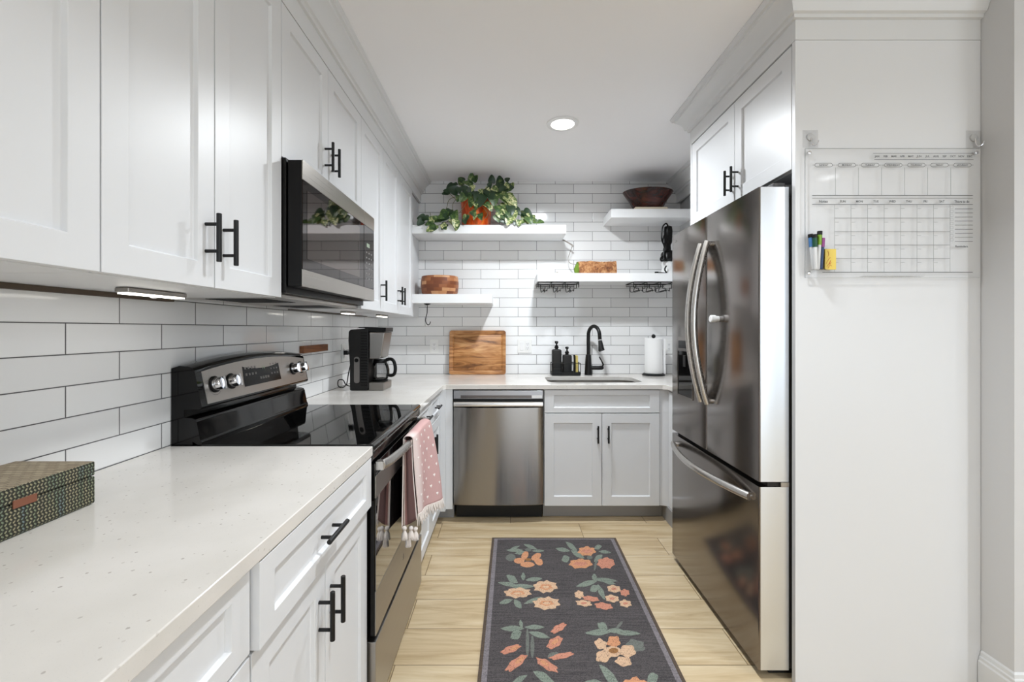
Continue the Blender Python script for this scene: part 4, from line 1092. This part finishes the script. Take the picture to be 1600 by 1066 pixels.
# ------------------------------------------------------------ towel on the oven handle
def lerp(a, b, t): return a + (b - a) * t
tt = thing('dish_towel', 'pink tasselled dish towel with white motifs hung over the oven handle', 'towel', (-0.37, 1.85, 0.86))
TY0, TY1 = 1.70, 2.03
nu, nv = 26, 30
def front(u, v):
    """u 0..1 along the bar, v 0..1 down the front"""
    zt = 0.866; zb = lerp(0.575, 0.50, u)
    y_ = lerp(TY0, TY1, u) + lerp(-0.0, 0.03, u) * v
    x_ = lerp(-0.362, -0.356, u) + lerp(0.01, 0.052, u) * v ** 0.8 + 0.009 * math.sin(u * 8 + 1.8 * v - 0.6) * (0.25 + v)
    return (x_, y_, lerp(zt, zb, v))
def back(u, v):
    zt = 0.866; zb = lerp(0.535, 0.52, u)
    y_ = lerp(TY0 - 0.004, TY1 - 0.01, u) - 0.03 * v * (1 - u)
    x_ = -0.398 + 0.006 * math.sin(u * 7 + 2) * v - 0.004 * v
    return (min(x_, -0.393), y_, lerp(zt, zb, v))
def cloth(fn_list, name, mat_, th=0.0022):
    vs = []; fs = []; uv = {}
    rows = []
    for fn in fn_list: rows.append(fn)
    for i, fn in enumerate(rows):
        for k in range(nu + 1):
            vs.append(fn(k / nu)); uv[i * (nu + 1) + k] = (k / nu, i / len(rows))
    for i in range(len(rows) - 1):
        for k in range(nu):
            a = i * (nu + 1) + k; fs.append((a, a + 1, a + nu + 2, a + nu + 1))
    m_ = MB().add(vs, fs); m_.uv = uv
    o = m_.build(name, mat_, tt, smooth=180, recalc=False)
    s_ = o.modifiers.new('thick', 'SOLIDIFY'); s_.thickness = th; s_.offset = 0
    return o
over = []
for k in range(nv, -1, -1): over.append(lambda u, k=k: back(u, k / nv))
for k in range(1, 7):
    a = PI * k / 7
    def f_(u, a=a):
        b_ = back(u, 0); f0 = front(u, 0); c_ = ((b_[0] + f0[0]) / 2, (b_[1] + f0[1]) / 2)
        r_ = (f0[0] - b_[0]) / 2
        return (c_[0] - r_ * math.cos(a), c_[1], 0.866 + 0.010 * math.sin(a))
    over.append(f_)
nb = len(over) - 6
cloth(over[:nb], 'back_layer', 'towel_stripe')
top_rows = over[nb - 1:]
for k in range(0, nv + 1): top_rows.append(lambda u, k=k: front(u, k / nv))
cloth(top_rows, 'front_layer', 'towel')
# striped inner fold visible at the near edge
vs = []; fs = []; uv = {}
for i in range(21):
    v = i / 20
    for k in range(9):
        q = k / 8
        p0 = back(0.0, v); p1 = front(0.0, v)
        x_ = lerp(p0[0] + 0.004, p1[0] - 0.003, q); y_ = TY0 - 0.012 + 0.024 * abs(q - 0.45) + 0.003 * math.sin(5 * v + 3 * q) - 0.012 * v
        uv[len(vs)] = (q, v); vs.append((x_, y_, lerp(0.862, 0.56 - 0.02 * (1 - q), v)))
for i in range(20):
    for k in range(8): a = i * 9 + k; fs.append((a, a + 1, a + 10, a + 9))
m_ = MB().add(vs, fs); m_.uv = uv
o = m_.build('striped_fold', 'towel_stripe', tt, smooth=180, recalc=False)
s_ = o.modifiers.new('thick', 'SOLIDIFY'); s_.thickness = 0.0015; s_.offset = 0
# motifs: small white hearts on the front
mb = MB()
def on_front(u, v, h):
    p = Vector(front(u, v)); pu = Vector(front(min(u + 0.01, 1), v)) - Vector(front(max(u - 0.01, 0), v)); pv = Vector(front(u, min(v + 0.01, 1))) - Vector(front(u, max(v - 0.01, 0)))
    nrm = pv.cross(pu).normalized()
    if nrm.x < 0: nrm = -nrm
    return p + nrm * h
heart = [(0, -0.8), (0.5, -0.25), (0.85, 0.25), (0.7, 0.7), (0.35, 0.75), (0, 0.4), (-0.35, 0.75), (-0.7, 0.7), (-0.85, 0.25), (-0.5, -0.25)]
for r_ in range(8):
    for c_ in range(4):
        u0 = 0.13 + c_ * 0.25 + (0.125 if r_ % 2 else 0.0); v0 = 0.05 + r_ * 0.12
        if u0 > 0.96: continue
        pts_ = [on_front(min(max(u0 + a * 0.036, 0), 1), v0 - b * 0.026, 0.0018) for a, b in heart]
        c0 = on_front(u0, v0, 0.0035)
        mb.add([c0] + pts_, [(0, 1 + k, 1 + (k + 1) % 10) for k in range(10)])
mb.build('white_motifs', 'towel_white', tt, recalc=False)
# fringe and tassels
mb = MB()
for k in range(90):
    u = k / 89; p = Vector(front(u, 1.0))
    l_ = R.uniform(0.03, 0.045); q = Vector((R.uniform(-0.006, 0.010), R.uniform(-0.006, 0.008), -l_))
    mb.tube([p + Vector((0, 0, 0.003)), p + q * 0.5 + Vector((R.uniform(-.003, .003), R.uniform(-.003, .003), 0)), p + q], [0.0028, 0.0026, 0.0012], 5)
mb.build('fringe', 'fringe', tt)
for (x_, y_, z_) in ((-0.388, 1.672, 0.535), (-0.366, 1.685, 0.53), (-0.352, 1.70, 0.52), (-0.378, 1.69, 0.50)):
    mb = MB().sphere((x_, y_, z_), 0.009, 12)
    for k in range(14):
        a = 2 * PI * k / 14
        mb.tube([(x_, y_, z_ - 0.004), (x_ + 0.008 * math.cos(a), y_ + 0.008 * math.sin(a), z_ - 0.022), (x_ + 0.011 * math.cos(a) , y_ + 0.011 * math.sin(a), z_ - 0.042)], [0.003, 0.003, 0.0012], 5)
    mb.build('tassel', 'fringe', tt)

# ------------------------------------------------------------ rug
mb = MB()
RX0, RX1, RYN, RYF = -0.109, 0.648, 0.86, 2.722
ang = -0.014
def rugpt(x_, y_, z_=0.0):      # rug is turned a touch about its far left corner
    dx, dy = x_ + 0.094, y_ - RYF
    return (-0.094 + dx * math.cos(ang) - dy * math.sin(ang), RYF + dx * math.sin(ang) * 0.2 + dy * math.cos(ang), z_)
def rbox(x0, x1, y0, y1, z0, z1, mi): mb.box(x0, x1, y0, y1, z0, z1, mi, tf=rugpt)
X0_, X1_ = -0.094, 0.662
rbox(X0_, X1_, RYN, RYF, 0.0006, 0.006, 0)
for x0, x1, mi, zz in ((X0_, X0_ + 0.013, 1, 0.0075), (X1_ - 0.013, X1_, 1, 0.0075), (X0_ + 0.0135, X0_ + 0.034, 2, 0.0066), (X1_ - 0.034, X1_ - 0.0135, 2, 0.0066)):
    rbox(x0, x1, RYN, RYF, 0.003, zz, mi)
rbox(X0_, X1_, RYF - 0.010, RYF, 0.003, 0.0077, 1); rbox(X0_, X1_, RYN, RYN + 0.010, 0.003, 0.0077, 1)
rbox(X0_ + 0.013, X1_ - 0.013, RYF - 0.022, RYF - 0.0102, 0.003, 0.0067, 2)
ZR = [0.0063]
def blob(cx, cy, rx, ry, mi, rot=0.0, lob=0, dy=0.0, dx=0.0, n=22, pointed=False):
    """woven motif given on the crop grid of the rug, laid on the rug's top"""
    c = math.cos(math.radians(rot)); s_ = math.sin(math.radians(rot)); pts_ = []
    for k in range(n):
        a = 2 * PI * k / n
        r_ = 1.0 + (0.13 * math.sin(lob * a) if lob else 0) + R.uniform(-0.05, 0.05)
        ex, ey = math.cos(a), math.sin(a)
        if pointed: ey *= (1 - abs(ex)) ** 0.35 if abs(ex) < 1 else 0
        px = cx + (ex * rx * c - ey * ry * s_) * r_; py = cy + (ex * rx * s_ + ey * ry * c) * r_
        x_, y_ = floor_pt(740 + px * 0.22135, 830 + py * 0.22135)
        if x_ > X1_ - 0.05 - 0.0: x_ = min(x_, X1_ - 0.036)
        pts_.append((x_ + dx, y_ + dy, ZR[0]))
    ZR[0] += 0.000012
    mb.add(pts_, [tuple(range(n))], mi)
GR, GG, OR, CO, PE, CE = 3, 4, 5, 6, 7, 8
def pattern(dy):
    B = lambda *a, **k: blob(*a, dy=dy, **k)
    # 1
    for p in ((290, 143, 60, 14, 0), (400, 118, 50, 14, 20), (455, 148, 45, 11, 0), (330, 160, 40, 14, -10), (290, 125, 40, 9, -20)): B(*p[:4], GR, p[4], pointed=True)
    B(262, 195, 34, 26, GG); B(385, 140, 24, 10, GG)
    for p in ((362, 182, 34, 22, -60), (442, 190, 38, 22, -30), (460, 225, 32, 24, 30), (380, 245, 50, 20, 0), (322, 218, 38, 20, 0)): B(*p[:4], OR, p[4])
    B(385, 210, 22, 10, CE)
    # 2
    for p in ((630, 140, 52, 16, 10), (692, 118, 55, 18, 40), (735, 172, 55, 20, 30), (650, 205, 30, 28, -20), (878, 122, 28, 18, -20), (925, 156, 45, 12, 5), (880, 200, 38, 22, -40)): B(*p[:4], GR, p[4], pointed=True)
    B(860, 250, 8, 40, GG, 10); B(820, 195, 20, 14, GG)
    for p in ((800, 150, 62, 32), (755, 238, 80, 34), (935, 235, 62, 38)): B(*p[:4], CO if p[0] == 935 else OR, 0, lob=7)
    for p in ((800, 150, 40, 14), (755, 240, 50, 14), (935, 235, 34, 18)): B(*p[:4], CO, 0, lob=5)
    # 3
    for p in ((272, 348, 48, 26, 35), (245, 385, 75, 16, 10), (340, 400, 90, 18, 0), (425, 350, 60, 16, -5), (350, 330, 16, 30, 0), (312, 525, 40, 24, 50), (228, 508, 50, 18, -15), (420, 500, 70, 16, -20)): B(*p[:4], GR, p[4], pointed=True)
    for p in ((312, 446, 92, 36), (505, 402, 82, 42), (515, 520, 92, 44)): B(*p[:4], PE, 0, lob=8)
    for p in ((312, 448, 50, 16), (510, 405, 44, 20), (515, 520, 50, 18)): B(*p[:4], OR, 0, lob=5)
    for p in ((312, 450, 30, 8), (510, 405, 24, 10), (515, 520, 28, 9)): B(*p[:4], PE, 0)
    # 4
    for p in ((800, 380, 78, 20, -15), (925, 355, 92, 16, 5), (852, 335, 18, 26, 0), (852, 415, 34, 28, -30), (900, 440, 20, 60, -25), (960, 375, 45, 12, 10)): B(*p[:4], GR, p[4], pointed=True)
    for p in ((990, 418, 48, 26), (1068, 445, 32, 24), (978, 487, 50, 26), (1072, 522, 42, 26), (918, 540, 62, 24), (828, 488, 58, 18), (745, 458, 32, 28), (778, 520, 55, 22)): B(*p[:4], CO if p[0] in (1068, 918, 828) else PE, 8, lob=6)
    for p in ((990, 418, 20, 9), (1068, 445, 14, 8), (978, 487, 20, 9), (1072, 522, 18, 9), (918, 540, 26, 9), (778, 520, 22, 8)): B(*p[:4], CO, 0)
    # 5
    for p in ((275, 700, 85, 22, 0), (300, 745, 45, 34, -30), (430, 690, 72, 18, 0), (462, 745, 78, 22, 15), (335, 670, 14, 34, -10)): B(*p[:4], GR, p[4], pointed=True)
    B(380, 800, 12, 100, GG); B(415, 830, 14, 80, GG); B(560, 890, 40, 22, GG, -20)
    for p in ((262, 848, 74, 24, -20), (300, 945, 88, 30, -38), (600, 698, 60, 24, -30), (572, 800, 62, 34, -35), (622, 895, 85, 20, -12), (520, 960, 86, 30, 30)): B(*p[:4], CO, p[4], lob=6)
    for p in ((290, 838, 34, 12, -20), (325, 925, 40, 14, -38), (575, 795, 30, 14, -35), (500, 945, 36, 14, 30)): B(*p[:4], OR, p[4])
    # 6
    for p in ((880, 728, 92, 24, -3), (1085, 732, 95, 20, 3), (910, 685, 42, 30, 30), (1000, 715, 60, 20, 0)): B(*p[:4], GR, p[4], pointed=True)
    B(1145, 822, 66, 42, GG, 15, lob=5); B(1030, 675, 10, 34, GG, 40)
    for p in ((898, 812, 46, 34, 30), (990, 795, 46, 42, 0), (1088, 862, 56, 46, 0), (1058, 935, 56, 34, 10), (918, 895, 56, 44, -20)): B(*p[:4], PE if p[0] != 990 else OR, p[4], lob=5)
    B(985, 865, 62, 38, PE); B(988, 858, 34, 20, CE)
pattern(0.0)
ZR[0] = 0.0063
pattern(-0.98)
tag(mb.build('runner_rug', ['rug', 'rug_edge', 'rug_border', 'rug_green', 'rug_greengrey', 'rug_orange', 'rug_coral', 'rug_peach', 'rug_center'], recalc=False),
    'charcoal floral runner rug on the plank floor', 'rug')

# ------------------------------------------------------------ plant
pt = thing('potted_pothos', 'trailing variegated pothos in a glossy orange pot on the upper left shelf', 'potted plant', (-0.245, 3.50, 2.0815))
pc = (-0.250, 3.545, 2.0818)
MB().lathe([(0.001, 0.0), (0.108, 0.0), (0.113, 0.005), (0.122, 0.215), (0.124, 0.225), (0.119, 0.226), (0.115, 0.20), (0.001, 0.19)], pc, 48).build('pot', 'pot', pt)
MB().lathe([(0.001, 0.197), (0.113, 0.195)], pc, 24).build('soil', 'soil', pt)
leafs = {0: MB(), 1: MB(), 2: MB()}
def leaf(p, size, yaw, pitch, roll, kind):
    shape = [(0.0, 0.0), (-0.10, 0.30), (0.05, 0.50), (0.38, 0.48), (0.72, 0.26), (1.0, 0.0)]
    Rm = Matrix.Rotation(yaw, 4, 'Z') @ Matrix.Rotation(pitch, 4, 'Y') @ Matrix.Rotation(roll, 4, 'X')
    vs = []
    for a, b in shape: vs.append((a, b, abs(b) * 0.28 - 0.22 * a * a))
    for a, b in shape[1:-1]: vs.append((a, -b, abs(b) * 0.28 - 0.22 * a * a))
    for a in (0.12, 0.38, 0.70): vs.append((a, 0, -0.22 * a * a))
    # 0 base,1..4 left,5 tip,6..9 right,10..12 midrib
    fs = [(0, 10, 1), (1, 10, 2), (2, 10, 11, 3), (3, 11, 12, 4), (4, 12, 5), (0, 6, 10), (6, 7, 10), (7, 8, 11, 10), (8, 9, 12, 11), (9, 5, 12)]
    out = []
    for v in vs:
        q = Rm @ Vector((v[0] * size, v[1] * size, v[2] * size)); out.append(tuple(Vector(p) + q))
    leafs[kind].add(out, fs)
L = []   # (px, py, size px, direction in the image plane (deg, 0 = right, 90 = down), depth, kind)
L += [(738, 290, 17, 200, 3.43, 0), (752, 302, 26, 100, 3.40, 1), (762, 296, 22, 60, 3.42, 1), (735, 302, 16, 150, 3.42, 0), (742, 308, 20, 120, 3.40, 0), (730, 300, 15, 230, 3.45, 1),
      (715, 300, 18, 200, 3.45, 1), (712, 292, 16, 170, 3.47, 1), (708, 288, 14, 150, 3.5, 1), (722, 289, 14, 250, 3.5, 0), (737, 283, 14, 270, 3.5, 0), (740, 284, 13, 300, 3.5, 0),
      (725, 283, 10, 220, 3.55, 1), (768, 286, 14, 275, 3.5, 1), (782, 288, 15, 262, 3.5, 1), (779, 291, 13, 290, 3.48, 0), (786, 297, 15, 0, 3.45, 0), (790, 283, 9, 330, 3.5, 1), (776, 300, 20, 30, 3.42, 0),
      (770, 305, 20, 80, 3.40, 0), (783, 303, 20, 60, 3.42, 0), (790, 306, 24, 40, 3.42, 2), (796, 312, 22, 60, 3.42, 2), (790, 318, 18, 100, 3.42, 2), (784, 322, 18, 80, 3.40, 0), (797, 322, 18, 80, 3.40, 1),
      (703, 300, 12, 190, 3.45, 1), (700, 302, 11, 170, 3.45, 1), (718, 306, 12, 110, 3.41, 0), (726, 305, 16, 120, 3.40, 0), (741, 316, 11, 60, 3.39, 2), (745, 320, 10, 100, 3.39, 0), (758, 318, 13, 40, 3.385, 0), (764, 322, 11, 60, 3.385, 2),
      (750, 334, 12, 80, 3.385, 0), (738, 330, 12, 60, 3.385, 0), (744, 336, 10, 120, 3.385, 2), (730, 336, 14, 110, 3.385, 0), (726, 342, 11, 80, 3.385, 1), (760, 300, 20, 130, 3.41, 0)]
# left trailing vine
L += [(704, 328, 16, 120, 3.43, 1), (698, 330, 18, 130, 3.42, 0), (710, 330, 14, 80, 3.42, 0), (700, 338, 16, 150, 3.40, 1), (693, 340, 14, 170, 3.39, 0), (705, 343, 14, 60, 3.39, 2), (688, 345, 14, 170, 3.39, 0), (697, 350, 13, 130, 3.38, 1),
      (680, 344, 15, 190, 3.39, 2), (676, 348, 14, 160, 3.38, 0), (670, 341, 12, 180, 3.39, 1), (664, 340, 14, 170, 3.40, 1), (660, 344, 13, 130, 3.39, 1), (712, 344, 15, 90, 3.38, 2), (708, 336, 16, 60, 3.40, 0), (714, 350, 12, 100, 3.38, 0),
      (681, 352, 16, 130, 3.37, 0), (677, 356, 14, 150, 3.37, 2), (692, 350, 12, 60, 3.375, 2), (684, 342, 10, 200, 3.39, 0)]
# right trailing vines
L += [(776, 322, 14, 70, 3.39, 0), (780, 330, 17, 60, 3.38, 2), (786, 334, 18, 40, 3.38, 0), (792, 330, 20, 70, 3.40, 0), (800, 330, 22, 95, 3.40, 2), (803, 327, 16, 40, 3.42, 1), (797, 340, 16, 110, 3.38, 2), (775, 336, 15, 60, 3.38, 0),
      (812, 332, 14, 40, 3.43, 1), (818, 330, 18, 30, 3.43, 1), (820, 336, 17, 70, 3.42, 2), (824, 339, 16, 60, 3.41, 0), (812, 344, 12, 100, 3.39, 2), (818, 346, 10, 150, 3.39, 0), (832, 336, 11, 80, 3.45, 0), (832, 345, 12, 20, 3.42, 0), (840, 347, 12, 5, 3.41, 0), (805, 345, 9, 90, 3.39, 1), (790, 346, 10, 180, 3.38, 1)]
for _ in range(34):
    L.append((R.uniform(706, 800), R.uniform(285, 312), R.uniform(9, 14), R.uniform(0, 360), R.uniform(3.42, 3.6), R.choice((0, 1, 1, 2))))
for px, py, sz, dr_, dep, kd in L:
    if 716 < px < 772 and py > 291: dep = min(dep, 3.41)
    p = at(px, py, dep)
    s_ = sz * 1.0 * dep / FPX
    a = math.radians(dr_)
    # leaf axis in the x-z plane, blade facing roughly towards the room with random tilt
    ax = Vector((math.cos(a), -0.25 + R.uniform(-0.25, 0.15), -math.sin(a))).normalized()
    face = Vector((R.uniform(-0.5, 0.5), -1.0, R.uniform(0.0, 0.8))).normalized()
    side = face.cross(ax).normalized(); nrm = ax.cross(side).normalized()
    Rm = Matrix((ax, side, nrm)).transposed()
    shape = [(0.0, 0.0), (-0.10, 0.28), (0.05, 0.46), (0.38, 0.44), (0.72, 0.24), (1.0, 0.0)]
    vs = [(q, b, b * 0.25 - 0.2 * q * q) for q, b in shape] + [(q, -b, b * 0.25 - 0.2 * q * q) for q, b in shape[1:-1]] + [(q, 0, -0.2 * q * q) for q in (0.12, 0.38, 0.70)]
    fs = [(0, 10, 1), (1, 10, 2), (2, 10, 11, 3), (3, 11, 12, 4), (4, 12, 5), (0, 6, 10), (6, 7, 10), (7, 8, 11, 10), (8, 9, 12, 11), (9, 5, 12)]
    leafs[kd].add([tuple(Vector(p) + Rm @ (Vector(v) * s_)) for v in vs], fs)
fo = MB()
for kd in (0, 1, 2): fo.add(leafs[kd].v, leafs[kd].f, kd)
fo = fo.build('leaves', ['leaf', 'leaf_dark', 'leaf_pale'], pt, smooth=60, recalc=False)
s_ = fo.modifiers.new('sub', 'SUBSURF'); s_.levels = 1; s_.render_levels = 1
mb = MB()
def vine(pp, dep0, dep1, r_=0.0022):
    n = len(pp)
    mb.tube(smooth_pts([at(a, b, lerp(dep0, dep1, i / (n - 1))) for i, (a, b) in enumerate(pp)], 4), r_, 6)
vine([(735, 308), (718, 308), (708, 318), (706, 330), (690, 344), (668, 344), (660, 343)], 3.45, 3.39)
vine([(730, 306), (714, 312), (704, 304), (697, 302)], 3.45, 3.46)
vine([(735, 306), (720, 330), (700, 346), (680, 354), (674, 358)], 3.42, 3.37)
vine([(718, 306), (702, 312), (696, 328), (676, 342), (672, 332)], 3.43, 3.42)
vine([(765, 306), (780, 320), (790, 336), (800, 344), (806, 346)], 3.42, 3.385)
vine([(765, 306), (786, 308), (806, 326), (822, 334), (832, 344), (846, 347)], 3.43, 3.41)
vine([(750, 306), (752, 320), (762, 335), (752, 345)], 3.40, 3.38)
vine([(738, 306), (742, 322), (732, 334), (724, 344)], 3.40, 3.38)
vine([(775, 300), (782, 290), (786, 284)], 3.48, 3.5); vine([(762, 300), (768, 288), (768, 280)], 3.48, 3.5); vine([(730, 300), (722, 288), (726, 284)], 3.48, 3.52)
vine([(775, 326), (790, 338), (797, 346)], 3.40, 3.38, 0.003)
mb.build('vines', 'vine', pt)
# ------------------------------------------------------------ acrylic calendar on the gable
GY = 1.5998
CY = 1.588                      # front plane of the acrylic sheet
def C2(px, py, d=0.0):          # frame pixel -> point on the sheet
    return at(px, py, CY - d)
cal = thing('calendar_board', 'clear acrylic dry-erase calendar hung on the white fridge gable', 'calendar', at(1395, 335, CY + 0.005))
x0, _, z1 = C2(1258.5, 232); x1, _, z0 = C2(1531, 434)
M['sheet_edge'] = new_mat('acrylic_edge', (150, 154, 156), 0.2)
MB().box(x0, x1, CY + 0.0002, CY + 0.003, z0, z1).build('acrylic_sheet', 'acrylic', cal)
mb = MB().box(x0 - 0.0008, x0, CY, CY + 0.003, z0, z1).box(x0, x1, CY, CY + 0.003, z0 - 0.0006, z0).box(x0, x1, CY, CY + 0.003, z1, z1 + 0.0006)
mb.build('sheet_edge', 'sheet_edge', cal)
ink = MB()
def hl(xa, xb, y, w=0.0007, mi=0):
    a = C2(xa, y, 0.0002); b = C2(xb, y, 0.0002)
    ink.add([(a[0], a[1], a[2] - w), (b[0], b[1], b[2] - w), (b[0], b[1], b[2] + w), (a[0], a[1], a[2] + w)], [(0, 1, 2, 3)], mi)
def vl(x, ya, yb, w=0.0007, mi=1):
    a = C2(x, ya, 0.0002); b = C2(x, yb, 0.0002)
    ink.add([(a[0] - w, a[1], a[2]), (a[0] + w, a[1], a[2]), (b[0] + w, b[1], b[2]), (b[0] - w, b[1], b[2])], [(0, 1, 2, 3)], mi)
hl(1364, 1521, 239.5); hl(1366, 1521, 249.5)
hl(1269, 1520, 305.5, 0.0009); hl(1269, 1520, 310); hl(1269, 1520, 319.7, 0.0009)
xs7 = [1305.3, 1341.2, 1377.4, 1413.5, 1449.5, 1485.6]
for x_ in xs7: vl(x_, 262, 305.5)
cells = [1304, 1329.8, 1355.6, 1381.3, 1407.1, 1432.9, 1458.6, 1484.4]
rows = [319.7, 341, 362, 383, 404, 425.5]
for x_ in cells: vl(x_, 319.7, 425.5)
for y_ in rows[1:-1]: hl(1304, 1484.4, y_)
hl(1285, 1520, 425.5, 0.0009)
for i in range(7):
    for j in range(5): hl(cells[i] + 0.5, cells[i] + 6.5, rows[j] + 6.2, 0.0006, 1)
for k in range(9):
    hl(1492, 1520, 326.5 + k * 6.35, 0.0008)
    y_ = 324 + k * 6.35
    for a, b, c, d in ((1484.8, y_ - 2, 1489.2, y_ - 2), (1484.8, y_ + 2, 1489.2, y_ + 2)): hl(a, c, b, 0.0004, 1)
    vl(1484.8, y_ - 2, y_ + 2, 0.0004); vl(1489.2, y_ - 2, y_ + 2, 0.0004)
# day capsules
caps = [(1287.0, 'SUNDAY'), (1323.3, 'MONDAY'), (1359.5, 'TUESDAY'), (1395.7, 'WEDNESDAY'), (1431.8, 'THURSDAY'), (1468.0, 'FRIDAY'), (1503.8, 'SATURDAY')]
for cx, s_ in caps:
    pts_ = rrect(-14, 14, -3.2, 3.2, 3.2, 5); pin = rrect(-13.4, 13.4, -2.6, 2.6, 2.6, 5); n = len(pts_)
    vs = [C2(cx + a, 258 + b, 0.0002) for a, b in pts_] + [C2(cx + a, 258 + b, 0.0002) for a, b in pin]
    ink.add(vs, [(k, (k + 1) % n, n + (k + 1) % n, n + k) for k in range(n)], 0)
    hl(cx - 17.5, cx - 14, 258, 0.0005); hl(cx + 14, cx + 17.5, 258, 0.0005)
cp_ = ink.build('printed_grid', ['ink', 'ink_light'], cal, recalc=False)
lt = MB()
def T(px, py, s, h, stretch=1.0):
    c = C2(px, py, 0.0003)
    text_into(lt, s, h, lambda a, b, q: (c[0] + a, c[1], c[2] + b), bold=h * 0.03, stretch=stretch)
for i, s_ in enumerate(['JAN', 'FEB', 'MAR', 'APR', 'MAY', 'JUN', 'JUL', 'AUG', 'SEP', 'OCT', 'NOV', 'DEC']): T(1370.5 + i * 13.15, 244.5, s_, 0.0095)
for cx, s_ in caps: T(cx, 258, s_, 0.0085, 0.95)
T(1286.5, 315, 'Notes', 0.0125)
for i, s_ in enumerate(['SUN', 'MON', 'TUE', 'WED', 'THU', 'FRI', 'SAT']): T(1317 + i * 25.8, 315, s_, 0.0105)
T(1503, 315.3, 'Things to do', 0.0115, 0.9); T(1502.5, 385.3, 'Reminders', 0.0105)
lt.build('lettering', 'ink', cal, recalc=False)
for px, py in ((1264, 426.5), (1264.5, 238.5), (1526, 238.5)):
    c = C2(px, py); MB().tube([(c[0], CY + 0.0045, c[2]), (c[0], CY - 0.002, c[2]), (c[0], CY - 0.003, c[2])], [0.006, 0.006, 0.004], 16).build('standoff', 'chrome', cal)
a = C2(1342, 425.5); b = C2(1437, 433)
MB().box(a[0], b[0], CY - 0.018, CY - 0.0006, b[2] - 0.001, b[2] + 0.0015).box(a[0], b[0], CY - 0.0195, CY - 0.018, b[2] - 0.001, b[2] + 0.010).build('marker_ledge', 'acrylic', cal)
# adhesive hooks
def hook(px, py, label):
    t_ = thing('adhesive_hook', label, 'hook', at(px, py, GY), 'clear adhesive hooks')
    c = at(px, py, GY); 
    MB().box(c[0] - 0.028, c[0] + 0.028, GY - 0.0008, GY - 0.0001, c[2] - 0.03, c[2] + 0.034).build('adhesive_film', 'film', t_)
    MB().tube([(c[0], GY - 0.0009, c[2] + 0.008), (c[0], GY - 0.004, c[2] + 0.008), (c[0], GY - 0.006, c[2] + 0.008)], [0.014, 0.013, 0.006], 24).build('base', 'hookgrey', t_)
    MB().tube(smooth_pts([(c[0], GY - 0.006, c[2] + 0.004), (c[0] + 0.001, GY - 0.008, c[2] - 0.018), (c[0] + 0.004, GY - 0.014, c[2] - 0.028), (c[0] + 0.011, GY - 0.02, c[2] - 0.024), (c[0] + 0.015, GY - 0.022, c[2] - 0.013)]), 0.0017, 8).build('hook', 'chrome', t_)
M['hookgrey'] = new_mat('clear_grey_plastic', (186, 187, 188), 0.2)
hook(1266, 218, 'clear adhesive hook at the top left corner of the calendar')
hook(1521, 219, 'clear adhesive hook at the top right corner of the calendar')
# marker cup and what it holds
a = C2(1263, 386); b = C2(1284.5, 423)
mc_ = thing('marker_cup', 'clear acrylic marker cup on the lower left of the calendar', 'cup', (a[0], CY, b[2]))
ax0, ax1, az0, az1 = a[0], b[0], b[2], a[2]
mb = MB().box(ax0, ax1, CY - 0.030, CY - 0.0285, az0, az1).box(ax0, ax0 + 0.0015, CY - 0.0285, CY - 0.0006, az0, az1).box(ax1 - 0.0015, ax1, CY - 0.0285, CY - 0.0006, az0, az1).box(ax0 + 0.0015, ax1 - 0.0015, CY - 0.0285, CY - 0.0006, az0, az0 + 0.0015)
mb.build('cup_walls', 'acrylic', mc_)
def marker(px0, py0, px1, py1, capcol, body, label, d, nm, tipdark=True):
    if nm not in M: M[nm] = new_mat(nm, capcol, 0.35)
    t_ = thing('dry_erase_marker', label, 'marker', C2(px1, py1, d), 'markers in the clear cup')
    A = Vector(C2(px0, py0, d)); B = Vector(C2(px1, py1, d)); q = A + (B - A) * 0.36
    MB().tube([B, A + (B - A) * 0.97, q], [0.005, 0.0068, 0.0068], 16).build('barrel', body, t_)
    MB().tube([q, A + (B - A) * 0.10], [0.0080, 0.0078], 16).build('cap', nm, t_)
    if tipdark: MB().tube([A + (B - A) * 0.099, A], [0.0082, 0.0082], 16).build('eraser', 'softblack', t_)
M['marker_white'] = new_mat('marker_white_barrel', (220, 222, 224), 0.35)
M['marker_blue'] = new_mat('marker_blue_barrel', (44, 72, 118), 0.35)
marker(1266.2, 366, 1271.5, 421.3, (74, 122, 178), 'marker_white', 'blue-capped marker leaning left in the clear cup', 0.0095, 'cap_blue')
marker(1281, 361.5, 1277.5, 421.3, (118, 158, 40), 'marker_white', 'lime-green-capped marker, the tallest in the clear cup', 0.0205, 'cap_green')
marker(1273.0, 366.5, 1274.5, 421.2, (20, 74, 52), 'marker_white', 'dark-green-capped marker between the blue and lime ones', 0.0105 + 0.014, 'cap_darkgreen')
marker(1285.6, 367, 1282.0, 421.2, (160, 74, 150), 'marker_blue', 'purple-topped marker with a navy barrel at the cup right side', 0.0085, 'cap_purple', False)
# sticky notes
a = C2(1287.8, 389.5, 0.0012); b = C2(1304.8, 421.5, 0.0012)
M['note'] = new_mat('yellow_note_paper', (232, 206, 104), 0.8)
M['note_ink'] = new_mat('red_pen', (196, 92, 60), 0.7)
sn = thing('sticky_notes', 'yellow sticky note pad beside the marker cup', 'note pad', (a[0], CY, b[2]))
MB().box(a[0], b[0], CY - 0.006, CY - 0.0006, b[2], a[2]).build('pad', 'note', sn)
mb = MB(); w_ = 0.0006
def stroke(pp):
    pp = [at(px, py, CY - 0.0064) for px, py in pp]
    mb.tube(smooth_pts(pp, 3), w_, 5)
stroke([(1293.5, 392), (1295, 398), (1293, 401)]); stroke([(1291, 412), (1295, 405), (1297.5, 402.5)]); stroke([(1292, 417), (1296, 411), (1298, 407), (1296, 413), (1299, 410)]); stroke([(1294, 419), (1297, 414), (1299.5, 416)])
mb.build('handwriting', 'note_ink', sn)
